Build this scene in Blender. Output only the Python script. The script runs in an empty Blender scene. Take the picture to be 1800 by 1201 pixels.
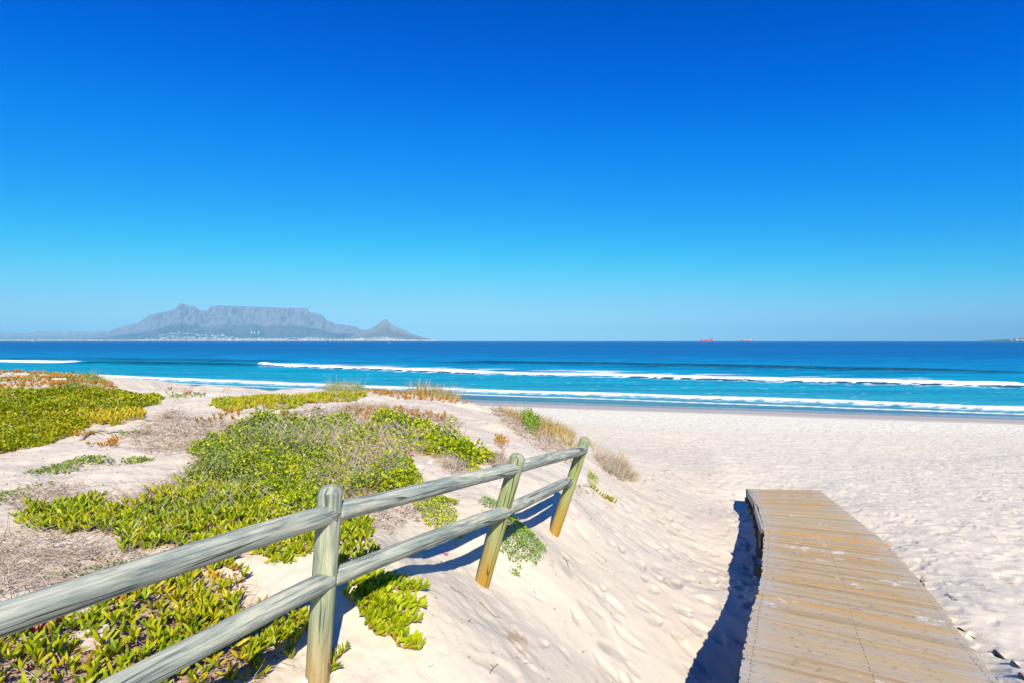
import bpy, math, random
import numpy as np
from mathutils import Vector, Matrix, Quaternion

random.seed(11)
RS = np.random.RandomState(11)
sc = bpy.context.scene
COL = sc.collection
R = math.radians

# ------------------------------------------------------------ camera, sky, sun, exposure
CAM_Z = 6.0                       # eye height above the sea
cam_d = bpy.data.cameras.new('camera')
cam = bpy.data.objects.new('camera', cam_d); COL.objects.link(cam)
cam.location = (0, 0, CAM_Z); cam.rotation_euler = (R(90), 0, 0)
cam_d.sensor_width = 36; cam_d.lens = 20
cam_d.shift_y = -1.5/1800
cam_d.clip_start = 0.05; cam_d.clip_end = 200000
sc.camera = cam

SUN_A, SUN_B = 0.25, 1.18         # shadow run per metre of height: to the left, away
SUN_EL = math.atan(1/math.hypot(SUN_A, SUN_B))
to_sun = Vector((SUN_A, -SUN_B, 1)).normalized()
SUN_AZ = math.atan2(to_sun.x, to_sun.y)          # clockwise from +Y

world = bpy.data.worlds.new("World"); sc.world = world; world.use_nodes = True
wn = world.node_tree; wn.nodes.clear()
sky = wn.nodes.new('ShaderNodeTexSky'); sky.sky_type = 'NISHITA'; sky.sun_disc = False
sky.sun_elevation = SUN_EL; sky.sun_rotation = SUN_AZ
sky.air_density = 1.0; sky.dust_density = 0.0; sky.ozone_density = 6.0; sky.altitude = 0
# the sky's radiance graded the way the camera's film curve deepened it
EXPO = 0.47
def vm(op, a, k):
    n = wn.nodes.new('ShaderNodeVectorMath'); n.operation = op; wn.links.new(a, n.inputs[0]); n.inputs[1].default_value = (k, k, k); return n.outputs[0]
crv = wn.nodes.new('ShaderNodeRGBCurve')
def setc(ch, pts):
    c = crv.mapping.curves[ch]
    for i, (x, y) in enumerate(pts):
        x, y = x*.5, y*.5
        if i == 0: c.points[0].location = (x, y)
        elif i == len(pts)-1: c.points[-1].location = (x, y)
        else: c.points.new(x, y)
setc(0, [(0, 0), (.38, 0), (.527, .085), (.723, .23), (.973, .37), (2, .75)])
setc(1, [(0, 0), (.12, .05), (.205, .064), (.262, .103), (.386, .229), (.539, .355), (.672, .50), (.855, .655), (1.15, .73), (1.5, .83), (2, .98)])
setc(2, [(0, 0), (.12, .17), (.25, .31), (.43, .54), (.533, .716), (.72, .90), (.93, .97), (1.15, .99), (1.5, .97), (2, 1.0)])
crv.mapping.clip_max_x = 1; crv.mapping.use_clip = False; crv.mapping.update()
bg = wn.nodes.new('ShaderNodeBackground'); bg.inputs['Strength'].default_value = 0.1
wo = wn.nodes.new('ShaderNodeOutputWorld')
wn.links.new(vm('MULTIPLY', sky.outputs[0], .1*2**EXPO*.5), crv.inputs['Color'])
wn.links.new(vm('MULTIPLY', crv.outputs[0], 2/2**EXPO/.1), bg.inputs['Color'])
wn.links.new(bg.outputs[0], wo.inputs['Surface'])

sun_d = bpy.data.lights.new('sun', 'SUN'); sun_d.energy = 5.0; sun_d.angle = R(0.5)
sun_d.color = (1.0, 0.94, 0.80)
sun = bpy.data.objects.new('sun', sun_d); COL.objects.link(sun)
sun.rotation_euler = to_sun.to_track_quat('Z', 'Y').to_euler()

sc.view_settings.view_transform = 'Standard'; sc.view_settings.look = 'None'
sc.view_settings.exposure = EXPO; sc.view_settings.gamma = 1
cy = sc.cycles
cy.use_denoising = True
try: cy.denoiser = 'OPENIMAGEDENOISE'
except Exception: pass
cy.max_bounces = 6; cy.diffuse_bounces = 3; cy.glossy_bounces = 3; cy.transmission_bounces = 3
cy.transparent_max_bounces = 6; cy.volume_bounces = 0
cy.caustics_reflective = False; cy.caustics_refractive = False
cy.use_adaptive_sampling = True; cy.adaptive_threshold = 0.01

# ------------------------------------------------------------ small helpers
def tag(o, label=None, cat=None, group=None, kind=None):
    if label: o['label'] = label
    if cat: o['category'] = cat
    if group: o['group'] = group
    if kind: o['kind'] = kind
    return o

def empty(name, loc, label, cat, group=None):
    o = bpy.data.objects.new(name, None); COL.objects.link(o); o.location = loc
    o.empty_display_size = 0.1
    return tag(o, label, cat, group)

def npmesh(name, V, F, mat=None, parent=None, smooth=False, attrs=None, mats=None, mi=None):
    """V (n,3), F list of arrays each (m,k)"""
    me = bpy.data.meshes.new(name)
    V = np.asarray(V, np.float32)
    if not isinstance(F, list): F = [F]
    F = [np.asarray(f, np.int32) for f in F if len(f)]
    me.vertices.add(len(V)); me.vertices.foreach_set('co', V.ravel())
    nl = sum(f.size for f in F); nf = sum(len(f) for f in F)
    me.loops.add(nl); me.loops.foreach_set('vertex_index', np.concatenate([f.ravel() for f in F]))
    me.polygons.add(nf)
    tot = np.concatenate([np.full(len(f), f.shape[1], np.int32) for f in F])
    st = np.zeros(nf, np.int32); st[1:] = np.cumsum(tot)[:-1]
    me.polygons.foreach_set('loop_start', st); me.polygons.foreach_set('loop_total', tot)
    me.polygons.foreach_set('use_smooth', np.full(nf, bool(smooth)))
    for m in (mats or ([mat] if mat else [])): me.materials.append(m)
    if mi is not None: me.polygons.foreach_set('material_index', np.asarray(mi, np.int32))
    for k, a in (attrs or {}).items():
        at = me.attributes.new(k, 'FLOAT_COLOR', 'POINT'); a = np.asarray(a, np.float32)
        if a.shape[1] == 3: a = np.hstack([a, np.ones((len(a), 1), np.float32)])
        at.data.foreach_set('color', a.ravel())
    me.update(calc_edges=True)
    o = bpy.data.objects.new(name, me); COL.objects.link(o)
    if parent: o.parent = parent
    return o

class MB:
    """collects shapes into one mesh"""
    def __init__(s): s.V = []; s.F = {}; s.n = 0
    def add(s, V, F):
        s.V.append(np.asarray(V, float).reshape(-1, 3))
        for f in F: s.F.setdefault(len(f), []).append([i + s.n for i in f])
        s.n += len(s.V[-1])
    def box(s, c, size, M=None, skew=0):
        hx, hy, hz = [v/2 for v in size]
        V = np.array([(x, y, z) for z in (-hz, hz) for x, y in ((-hx, -hy), (hx, -hy), (hx, hy), (-hx, hy))])
        if M is not None: V = V @ np.array(M.to_3x3()).T
        s.add(V + np.array(c), [(3, 2, 1, 0), (4, 5, 6, 7), (0, 1, 5, 4), (1, 2, 6, 5), (2, 3, 7, 6), (3, 0, 4, 7)])
    def prism8(s, bot, top):
        s.add(list(bot) + list(top), [(3, 2, 1, 0), (4, 5, 6, 7), (0, 1, 5, 4), (1, 2, 6, 5), (2, 3, 7, 6), (3, 0, 4, 7)])
    def tube(s, pts, rad, k=8, jit=0.0, cap=True):
        pts = [Vector(p) for p in pts]; n = len(pts)
        rad = [rad]*n if isinstance(rad, (int, float)) else rad
        V = []; up = None
        for i, p in enumerate(pts):
            t = (pts[min(i+1, n-1)] - pts[max(i-1, 0)]).normalized()
            if up is None:
                up = t.orthogonal().normalized()
            else:
                up = (up - t*up.dot(t)); up = up.normalized() if up.length > 1e-6 else t.orthogonal().normalized()
            b = t.cross(up)
            for j in range(k):
                a = 2*math.pi*j/k; r = rad[i]*(1 + jit*random.uniform(-1, 1))
                V.append(p + (up*math.cos(a) + b*math.sin(a))*r)
        F = []
        for i in range(n-1):
            for j in range(k):
                a = i*k+j; c = i*k+(j+1) % k
                F.append((a, c, c+k, a+k))
        if cap:
            F.append(tuple(range(k-1, -1, -1))); F.append(tuple((n-1)*k+j for j in range(k)))
        s.add([tuple(v) for v in V], F)
    def build(s, name, mat=None, parent=None, smooth=False, attrs=None, **kw):
        V = np.vstack(s.V)
        return npmesh(name, V, [np.array(f) for f in s.F.values()], mat, parent, smooth, attrs, **kw)

# value noise --------------------------------------------------
_T = np.random.RandomState(5).rand(512, 512).astype(np.float32)
def vnoise(x, y, seed=0):
    x = np.asarray(x, np.float64) + seed*17.31; y = np.asarray(y, np.float64) + seed*9.73
    xi = np.floor(x).astype(np.int64); yi = np.floor(y).astype(np.int64)
    fx = x - xi; fy = y - yi
    fx = fx*fx*(3-2*fx); fy = fy*fy*(3-2*fy)
    a = _T[xi & 511, yi & 511]; b = _T[(xi+1) & 511, yi & 511]
    c = _T[xi & 511, (yi+1) & 511]; d = _T[(xi+1) & 511, (yi+1) & 511]
    return (a*(1-fx)+b*fx)*(1-fy) + (c*(1-fx)+d*fx)*fy
def fbm(x, y, oct=4, seed=0, gain=.5):
    r = 0; a = 1; t = 0
    for i in range(oct):
        r = r + a*vnoise(x*2**i, y*2**i, seed+i*3); t += a; a *= gain
    return r/t                      # 0..1
def sstep(a, b, x):
    t = np.clip((x-a)/(b-a), 0, 1); return t*t*(3-2*t)

# node helpers -------------------------------------------------
def material(name):
    m = bpy.data.materials.new(name); m.use_nodes = True
    nt = m.node_tree; nt.nodes.clear()
    out = nt.nodes.new('ShaderNodeOutputMaterial'); p = nt.nodes.new('ShaderNodeBsdfPrincipled')
    nt.links.new(p.outputs[0], out.inputs['Surface'])
    return m, nt, p, out
def N(nt, typ, **kw):
    n = nt.nodes.new(typ)
    for k, v in kw.items():
        if k in n.inputs: n.inputs[k].default_value = v
        else: setattr(n, k, v)
    return n
def ramp(nt, fac, stops, interp='LINEAR'):
    r = nt.nodes.new('ShaderNodeValToRGB'); e = r.color_ramp.elements; r.color_ramp.interpolation = interp
    while len(e) > 1: e.remove(e[0])
    for i, (p, c) in enumerate(stops):
        if isinstance(c, (int, float)): c = (c, c, c)
        el = e[0] if i == 0 else e.new(p)
        el.position = p; el.color = (*c[:3], 1)
    nt.links.new(fac, r.inputs[0]); return r.outputs[0]
def mix(nt, fac, a, b, mode='MIX'):
    m = nt.nodes.new('ShaderNodeMix'); m.data_type = 'RGBA'; m.blend_type = mode
    for s, v in ((m.inputs[0], fac), (m.inputs[6], a), (m.inputs[7], b)):
        if isinstance(v, (int, float)): s.default_value = v
        elif isinstance(v, tuple): s.default_value = (*v[:3], 1)
        else: nt.links.new(v, s)
    return m.outputs[2]
def mth(nt, op, a, b=0.0, clamp=False):
    m = nt.nodes.new('ShaderNodeMath'); m.operation = op; m.use_clamp = clamp
    for s, v in ((m.inputs[0], a), (m.inputs[1], b)):
        if isinstance(v, (int, float)): s.default_value = v
        else: nt.links.new(v, s)
    return m.outputs[0]
def noise(nt, vec, scale, detail=3, rough=.5, dist=0):
    n = nt.nodes.new('ShaderNodeTexNoise'); n.inputs['Scale'].default_value = scale
    n.inputs['Detail'].default_value = detail; n.inputs['Roughness'].default_value = rough
    n.inputs['Distortion'].default_value = dist
    if vec is not None: nt.links.new(vec, n.inputs['Vector'])
    return n.outputs[0]
def mapping(nt, vec, scale=(1, 1, 1), rot=(0, 0, 0)):
    m = nt.nodes.new('ShaderNodeMapping'); m.inputs['Scale'].default_value = scale
    m.inputs['Rotation'].default_value = rot; nt.links.new(vec, m.inputs[0]); return m.outputs[0]
def bump(nt, h, strength, dist, p, prev=None):
    b = nt.nodes.new('ShaderNodeBump'); b.inputs['Strength'].default_value = strength
    b.inputs['Distance'].default_value = dist
    nt.links.new(h, b.inputs['Height'])
    if prev is not None: nt.links.new(prev, b.inputs['Normal'])
    if p is not None: nt.links.new(b.outputs[0], p.inputs['Normal'])
    return b.outputs[0]
def attr(nt, name):
    a = nt.nodes.new('ShaderNodeAttribute'); a.attribute_name = name
    s = nt.nodes.new('ShaderNodeSeparateColor'); nt.links.new(a.outputs['Color'], s.inputs[0])
    return s.outputs[0], s.outputs[1], s.outputs[2], a.outputs['Color']
def flat_mat(name, col, rough=.7, metal=0):
    m, nt, p, _ = material(name)
    g = N(nt, 'ShaderNodeNewGeometry'); n = noise(nt, g.outputs['Position'], 3.0, 4)
    c = mix(nt, mth(nt, 'MULTIPLY', n, .35), tuple(col), tuple(v*.65 for v in col))
    nt.links.new(c, p.inputs['Base Color']); p.inputs['Roughness'].default_value = rough
    p.inputs['Metallic'].default_value = metal
    return m

# ------------------------------------------------------------ ground form
# boardwalk: cross sections (left edge, right edge, height below the eye)
DK = [((-1.9, -2.6), (-.6, -3.35), -1.28), ((1.37, 3.44), (2.72, 2.72), -2.07), ((2.03, 4.8), (3.34, 4.07), -2.27),
      ((2.65, 6.03), (4.0, 5.38), -2.44), ((3.63, 8.17), (5.03, 7.60), -2.73), ((4.49, 10.4), (5.92, 10.2), -3.0),
      ((5.33, 12.76), (6.84, 12.66), -3.33)]
DK = [(np.array(a), np.array(b), z) for a, b, z in DK]

def ray(px, py, d): return ((px-900)/1000*d, d, -(py-599)/1000*d)
def rayz(px, py, z): return ray(px, py, -z/((py-599)/1000))
CP = []
for a in [(0, 1195, 2.2), (0, 1100, 2.6), (200, 1195, 2.4), (450, 1050, 3.3), (480, 960, 3.7), (300, 1000, 3.4),
          (100, 950, 3.8), (0, 870, 4.8), (200, 850, 5.2), (0, 780, 7.2), (300, 800, 6.6), (500, 760, 8.2), (600, 850, 5.6),
          (700, 880, 5.3), (750, 800, 7.4), (650, 730, 10.6), (850, 820, 7.4), (850, 740, 11.3), (800, 705, 15.3),
          (600, 690, 16.2), (300, 703, 13), (210, 686, 15.5), (0, 658, 24), (100, 659, 23), (180, 668, 20), (0, 688, 13), (120, 684, 13.5), (-200, 690, 13), (-300, 800, 6.6), (450, 692, 15),
          (900, 790, 8.7), (960, 757, 12.5), (940, 850, 7.2), (1000, 800, 9.9), (1040, 806, 10.7)]:
    CP.append(ray(*a))
for a in [(1110, 857, -2.75), (1050, 900, -2.35), (1150, 1000, -2.7), (1200, 950, -3.08), (1250, 900, -3.42), (1200, 862, -3.42),
          (1100, 1195, -2.55), (1000, 1195, -2.22), (900, 1100, -1.96), (850, 1195, -1.85), (1000, 1000, -2.1),
          (1800, 1195, -2.15), (1800, 1050, -2.5), (1800, 900, -3.05), (1600, 850, -3.45), (1800, 800, -3.7), (1300, 800, -4.1),
          (1100, 790, -3.75), (1010, 770, -3.6)]:
    CP.append(rayz(*a))
CP += [(-1.6, 1.2, -1.55), (-.95, 2.8, -1.67), (-.22, 4.4, -1.88), (.45, 6.0, -2.03), (-.7, .3, -1.9), (-2.5, -.5, -1.45),
       (1.2, 3.4, -2.78), (.3, 1.2, -2.4), (-1.2, -2.6, -1.95), (2.03, 4.8, -2.98), (3.6, 8.2, -3.4), (5.3, 12.7, -3.75),
       (-7, 1, -1.25), (-4, -4, -1.3), (5, 1.5, -1.9), (2.0, -1, -1.6), (0, -6, -1.3), (8, -4, -1.6), (-14, 5, -1.2), (-25, 12, -1.2)]
for L, Rr, z in DK[1:]:
    u = (Rr-L)/np.linalg.norm(Rr-L)
    q = Rr + u*.25; CP.append((q[0], q[1], z-.03)); q = Rr + u*1.4; CP.append((q[0], q[1], z-.02))
CP += [(-.17, 4.9, -1.75), (-.15, 5.15, -1.63), (.48, 6.53, -1.925), (.55, 6.93, -1.93), (-1.03, 3.43, -1.39), (-1.0, 3.2, -1.57)]
for s in (25, 35, 45, 56, 66, 80, 110):
    for x in ((-60, -40, -24, -12, 0, 12, 30, 50, 75) if s > 40 else ((-22, -10, 4, 14, 25) if s > 30 else (8, 16))):
        y = s - .3*x
        CP.append((x, y, -CAM_Z + .055*(56-s) if s < 60 else -CAM_Z + .04*(56-s)))
CP = np.array(CP)
def _k(d2): return np.sqrt(d2+.16)
_A = _k(((CP[:, None, :2]-CP[None, :, :2])**2).sum(-1))
_n = len(CP); _P = np.c_[np.ones(_n), CP[:, :2]]
_M = np.block([[_A + np.eye(_n)*-.02, _P], [_P.T, np.zeros((3, 3))]])
_W = np.linalg.solve(_M, np.r_[CP[:, 2], 0, 0, 0])
def zbase(x, y):
    x = np.asarray(x, float); sh = x.shape; x = x.ravel(); y = np.asarray(y, float).ravel(); out = np.empty(len(x))
    for i in range(0, len(x), 60000):
        q = np.c_[x[i:i+60000], y[i:i+60000]]
        K = _k((q[:, None, 0]-CP[None, :, 0])**2 + (q[:, None, 1]-CP[None, :, 1])**2)
        out[i:i+60000] = K @ _W[:_n] + _W[_n] + q @ _W[_n+1:]
    return out.reshape(sh) + CAM_Z

# deck height lookup
def deck_pt(s, t):
    """s along the sections 0..6, t across 0..1"""
    i = min(int(s), len(DK)-2); f = s-i
    L = DK[i][0]*(1-f)+DK[i+1][0]*f; Rr = DK[i][1]*(1-f)+DK[i+1][1]*f; z = DK[i][2]*(1-f)+DK[i+1][2]*f
    p = L*(1-t)+Rr*t
    return Vector((p[0], p[1], z+CAM_Z))
def inquad(x, y, q):
    m = np.ones(x.shape, bool)
    for k in range(4):
        a = q[k]; b = q[(k+1) % 4]
        m &= ((b[0]-a[0])*(y-a[1]) - (b[1]-a[1])*(x-a[0])) >= 0
    return m

# footprints and dunes raster
RX0, RY0, RES = -4.0, -3.0, 0.02
RW, RH = 2250, 2200                     # covers 45 x 43 m
def make_dents():
    H = np.zeros((RH, RW), np.float32); TN = np.zeros((RH, RW), np.float32)
    rs = np.random.RandomState(3)
    n = 30000
    for i in range(n):
        x = RX0 + rs.rand()*RW*RES; y = RY0 + rs.rand()**1.1*RH*RES
        s = rs.uniform(.5, 1.2); L = .125*s; W = .06*s; a = rs.normal(.35, .9); dep = rs.uniform(.014, .044); tnt = .12+.88*rs.rand()**1.5
        r = int(.34/RES); cx = int((x-RX0)/RES); cy_ = int((y-RY0)/RES)
        if cx < r+1 or cy_ < r+1 or cx > RW-r-2 or cy_ > RH-r-2: continue
        yy, xx = np.mgrid[-r:r+1, -r:r+1]*RES
        u = (xx*math.cos(a)+yy*math.sin(a))/W; v = (-xx*math.sin(a)+yy*math.cos(a))/L
        q = np.sqrt(u*u+v*v); th_ = np.arctan2(v, u); q = q*(1+rs.uniform(.05, .2)*np.sin(2*th_+rs.rand()*6.28)+rs.uniform(.03, .13)*np.sin(3*th_+rs.rand()*6.28)+rs.uniform(0, .1)*np.sin(5*th_+rs.rand()*6.28))
        fw = np.clip(.5+.5*(v*(1 if math.cos(a) > 0 else -1))/1.1, 0, 1); g = -dep*sstep(1.15, .7, q)*(.25+.95*fw) + dep*.10*np.exp(-((q-1.4)/.3)**2)
        sub = H[cy_-r:cy_+r+1, cx-r:cx+r+1]
        keep = .9*np.exp(-(q/1.15)**4)
        sub *= (1-keep); sub += g
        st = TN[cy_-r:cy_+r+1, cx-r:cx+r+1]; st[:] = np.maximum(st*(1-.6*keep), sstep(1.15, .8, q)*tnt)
    return H, TN
DENT, TINT = make_dents()
def bil(Rr, x, y, x0, y0, res):
    h, w = Rr.shape
    fx = (x-x0)/res; fy = (y-y0)/res
    xi = np.clip(np.floor(fx).astype(int), 0, w-2); yi = np.clip(np.floor(fy).astype(int), 0, h-2)
    a = np.clip(fx-xi, 0, 1); b = np.clip(fy-yi, 0, 1)
    return (Rr[yi, xi]*(1-a)+Rr[yi, xi+1]*a)*(1-b) + (Rr[yi+1, xi]*(1-a)+Rr[yi+1, xi+1]*a)*b

FENCE_A = np.array([-1.6, 1.2]); FENCE_D = np.array([.69, 1.6]); FENCE_D = FENCE_D/np.linalg.norm(FENCE_D)
def ground(x, y):
    x = np.asarray(x, float); y = np.asarray(y, float)
    z = zbase(x, y)
    s = y + .3*x
    # how trodden: right of the dune flank
    side = (x - (.25 + .02*y)) - .15*(y-6)*(y < 6)*.3
    tread = sstep(-.2, 1.1, x - np.interp(y, [0, 3, 6, 9, 11, 14, 30, 50], [-.9, -.6, .2, 1.1, 1.8, 1.2, -4, -12]))
    fade = sstep(50, 42, s)
    d = bil(DENT, x, y, RX0, RY0, RES)
    z = z + d*tread*fade*sstep(0, 3, y+3)*(1-.45*sstep(1.3, 3.0, x-.25*y))
    z = z + (fbm(x*1.9, y*1.9, 3, 1)-.5)*.06*tread*fade
    z = z + (fbm(x*6, y*6, 3, 4)-.5)*.024*fade
    dune = (1-tread)
    z = z + dune*((fbm(x*.55, y*.55, 3, 7)-.5)*.34*sstep(3, 8, y) + (fbm(x*2.2, y*2.2, 4, 9)-.5)*.09)
    z = z + dune*(fbm(x*22, y*22, 2, 12)-.5)*.012
    # keep the sand under the deck
    for k in range(len(DK)-1):
        L0, R0, z0 = DK[k]; L1, R1, z1 = DK[k+1]
        u0 = (R0-L0)/np.linalg.norm(R0-L0); u1 = (R1-L1)/np.linalg.norm(R1-L1)
        m = inquad(x, y, [L0-u0*.12, R0-u0*.01, R1-u1*.01, L1-u1*.12])
        if m.any():
            c0 = (L0+R0)/2; c1 = (L1+R1)/2; dd = c1-c0
            f = np.clip(((x-c0[0])*dd[0]+(y-c0[1])*dd[1])/(dd@dd), 0, 1)
            zz = z0+(z1-z0)*f + CAM_Z
            z = np.where(m, np.minimum(z, zz-.16), z)
    return z
def gz(x, y): return float(ground(np.array([x]), np.array([y]))[0])
def hit(px, py, dmax=40):
    """where the line of sight through a picture point meets the sand: a world place"""
    d = np.exp(np.linspace(math.log(1.3), math.log(dmax), 700))
    x = (px-900)/1000*d; zr = CAM_Z - (py-599)/1000*d
    g = ground(x, d); i = np.argmax(zr < g)
    if not (zr < g).any(): i = len(d)-1
    return Vector((x[i], d[i], g[i]))

# ------------------------------------------------------------ plant masks (world raster from ground outlines)
VX0, VY0, VRES = -24.0, 0.8, 0.06
VW, VH = 460, 400
gy, gx = np.mgrid[0:VH, 0:VW]
gx = VX0 + gx*VRES; gy = VY0 + gy*VRES
gzv = ground(gx, gy)
def proj(x, y, z): return 900+1000*x/y, 599-1000*(z-CAM_Z)/y
GU, GV = proj(gx, gy, gzv)
_wj = (fbm(gx*1.3, gy*1.3, 3, 21)-.5); _wk = (fbm(gx*1.3, gy*1.3, 3, 31)-.5)
def inpoly(U, V, P):
    m = np.zeros(U.shape, bool); n = len(P)
    for i in range(n):
        x0, y0 = P[i]; x1, y1 = P[(i+1) % n]
        if y0 == y1: continue
        c = ((y0 > V) != (y1 > V)) & (U < (x1-x0)*(V-y0)/(y1-y0)+x0)
        m ^= c
    return m
def pmask(P, jit=1.0):
    k = 1000/gy*jit
    return inpoly(GU + _wj*k*.35, GV + _wk*k*.35*.25, P)
def blur(a, r):
    a = a.astype(np.float32)
    for ax in (0, 1):
        for _ in range(2):
            p = np.cumsum(np.concatenate([np.repeat(np.take(a, [0], ax), r+1, ax), a, np.repeat(np.take(a, [-1], ax), r, ax)], ax), ax)
            n = a.shape[ax]
            a = (np.take(p, range(2*r+1, 2*r+1+n), ax) - np.take(p, range(0, n), ax))/(2*r+1) if True else a
    return a
MASK = {}
MASK['mat'] = pmask([(-500, 698), (0, 692), (60, 689), (120, 685), (180, 685), (240, 693), (283, 701), (276, 712), (235, 722), (215, 732), (170, 745), (135, 765), (60, 782), (0, 797), (-500, 900)]) \
    | pmask([(-500, 700), (-500, 900), (-60, 815), (-60, 692)])
MASK['yel'] = pmask([(70, 735), (150, 724), (235, 722), (250, 737), (215, 748), (180, 752), (130, 742)])
MASK['main'] = pmask([(345, 790), (380, 778), (430, 765), (500, 756), (560, 745), (640, 752), (700, 757), (760, 765), (825, 780), (850, 797), (866, 815), (835, 830), (800, 812), (745, 800), (715, 812), (735, 850), (745, 868), (640, 890), (585, 900), (560, 960), (520, 992), (470, 988), (430, 962), (380, 975), (320, 980), (250, 950), (240, 930), (290, 880), (320, 850), (330, 830), (345, 800), (335, 785)])
MASK['fleshy'] = pmask([(35, 940), (40, 915), (120, 897), (180, 880), (235, 888), (290, 850), (380, 830), (430, 870), (440, 925), (360, 980), (280, 960), (200, 975), (215, 940), (150, 935), (100, 945)])
MASK['fore'] = pmask([(-200, 1300), (-150, 1130), (60, 1100), (150, 1080), (200, 1040), (260, 1020), (330, 990), (400, 985), (430, 1020), (420, 1060), (500, 1085), (545, 1120), (535, 1150), (480, 1185), (430, 1260), (300, 1300)])
MASK['behind'] = pmask([(560, 915), (620, 905), (650, 940), (665, 985), (600, 1010), (560, 990)], .3)
MASK['crest'] = pmask([(365, 712), (420, 700), (520, 697), (560, 693), (645, 694), (625, 708), (540, 712), (500, 724), (460, 716), (420, 724), (375, 720)])
MASK['orange'] = pmask([(640, 686), (760, 688), (850, 699), (845, 712), (760, 706), (690, 704)]) | pmask([(85, 664), (160, 664), (215, 680), (200, 688), (90, 682)], .6) \
    | pmask([(640, 722), (700, 720), (760, 728), (795, 735), (800, 748), (740, 745), (690, 738)]) | pmask([(340, 745), (400, 725), (430, 730), (400, 742)], .5) | pmask([(880, 705), (905, 708), (985, 758), (1010, 790), (985, 795), (930, 760), (885, 730)], .5)
MASK['orange'] |= pmask([(600, 722), (700, 720), (790, 738), (800, 755), (700, 752), (620, 745)]) | pmask([(410, 745), (470, 728), (520, 728), (500, 742), (430, 755)], .5) | pmask([(120, 762), (200, 738), (212, 750), (140, 774)], .4) | pmask([(155, 787), (200, 772), (265, 766), (268, 776), (190, 789)], .4)
MASK['mixed'] = pmask([(-300, 630), (0, 650), (150, 655), (215, 680), (180, 685), (100, 685), (0, 690), (-300, 698)]) | pmask([(280, 690), (360, 695), (370, 702), (300, 703)], .6)
MASK['dry'] = pmask([(420, 735), (520, 722), (640, 712), (760, 722), (810, 745), (790, 768), (640, 752), (500, 757), (420, 765)]) | pmask([(640, 885), (735, 868), (745, 905), (690, 945), (640, 920)]) | pmask([(250, 740), (300, 725), (345, 738), (440, 735), (380, 770), (350, 800), (250, 800), (230, 770)]) | pmask([(170, 900), (235, 862), (330, 825), (360, 850), (310, 890), (240, 910)]) | pmask([(-200, 950), (0, 948), (100, 943), (230, 960), (270, 985), (200, 1022), (100, 1045), (-200, 1090)]) | pmask([(265, 775), (330, 755), (430, 735), (510, 730), (420, 780), (350, 800), (300, 805)]) \
    | pmask([(280, 850), (330, 835), (350, 850), (300, 880), (270, 880)]) | pmask([(640, 720), (760, 728), (800, 752), (700, 752), (640, 738)]) | pmask([(780, 795), (830, 800), (845, 830), (800, 838), (770, 815)]) \
    | pmask([(855, 712), (890, 715), (960, 760), (1010, 800), (1020, 830), (985, 810), (940, 790), (880, 745)], .6) | pmask([(60, 850), (150, 858), (170, 885), (60, 905), (0, 890)]) | pmask([(855, 790), (890, 800), (895, 820), (865, 825)], .6)\
    | pmask([(200, 870), (280, 880), (230, 900), (170, 905)]) | pmask([(1000, 860), (1030, 850), (1045, 870), (1020, 880)], .4)
MASK['twig'] = pmask([(590, 770), (700, 765), (760, 790), (690, 830), (640, 850), (600, 830)]) | pmask([(400, 800), (500, 770), (560, 780), (520, 840), (430, 830)]) | pmask([(560, 850), (640, 840), (660, 870), (560, 890)])
MASK['low'] = pmask([(45, 836), (90, 822), (160, 806), (230, 804), (272, 811), (200, 822), (120, 835)], .4) | pmask([(0, 868), (70, 852), (150, 855), (192, 852), (110, 882), (40, 892), (-60, 915), (-60, 880)], .5) \
    | pmask([(330, 785), (430, 765), (450, 790), (420, 820), (350, 810)]) | pmask([(160, 780), (200, 768), (270, 758), (265, 770), (190, 785)], .5) | pmask([(70, 1020), (160, 995), (280, 985), (240, 1005), (120, 1040)], .5)\
    | pmask([(400, 760), (560, 740), (560, 770), (450, 790)])
litter = np.zeros(gx.shape, np.float32)
for k, w in (('mat', 1), ('main', 1), ('fleshy', .8), ('fore', .8), ('dry', .55), ('twig', 1), ('low', .4), ('crest', .7), ('orange', .5), ('behind', .7), ('mixed', .4), ('yel', .8)):
    litter = np.maximum(litter, blur(MASK[k], 2)*w)

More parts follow.
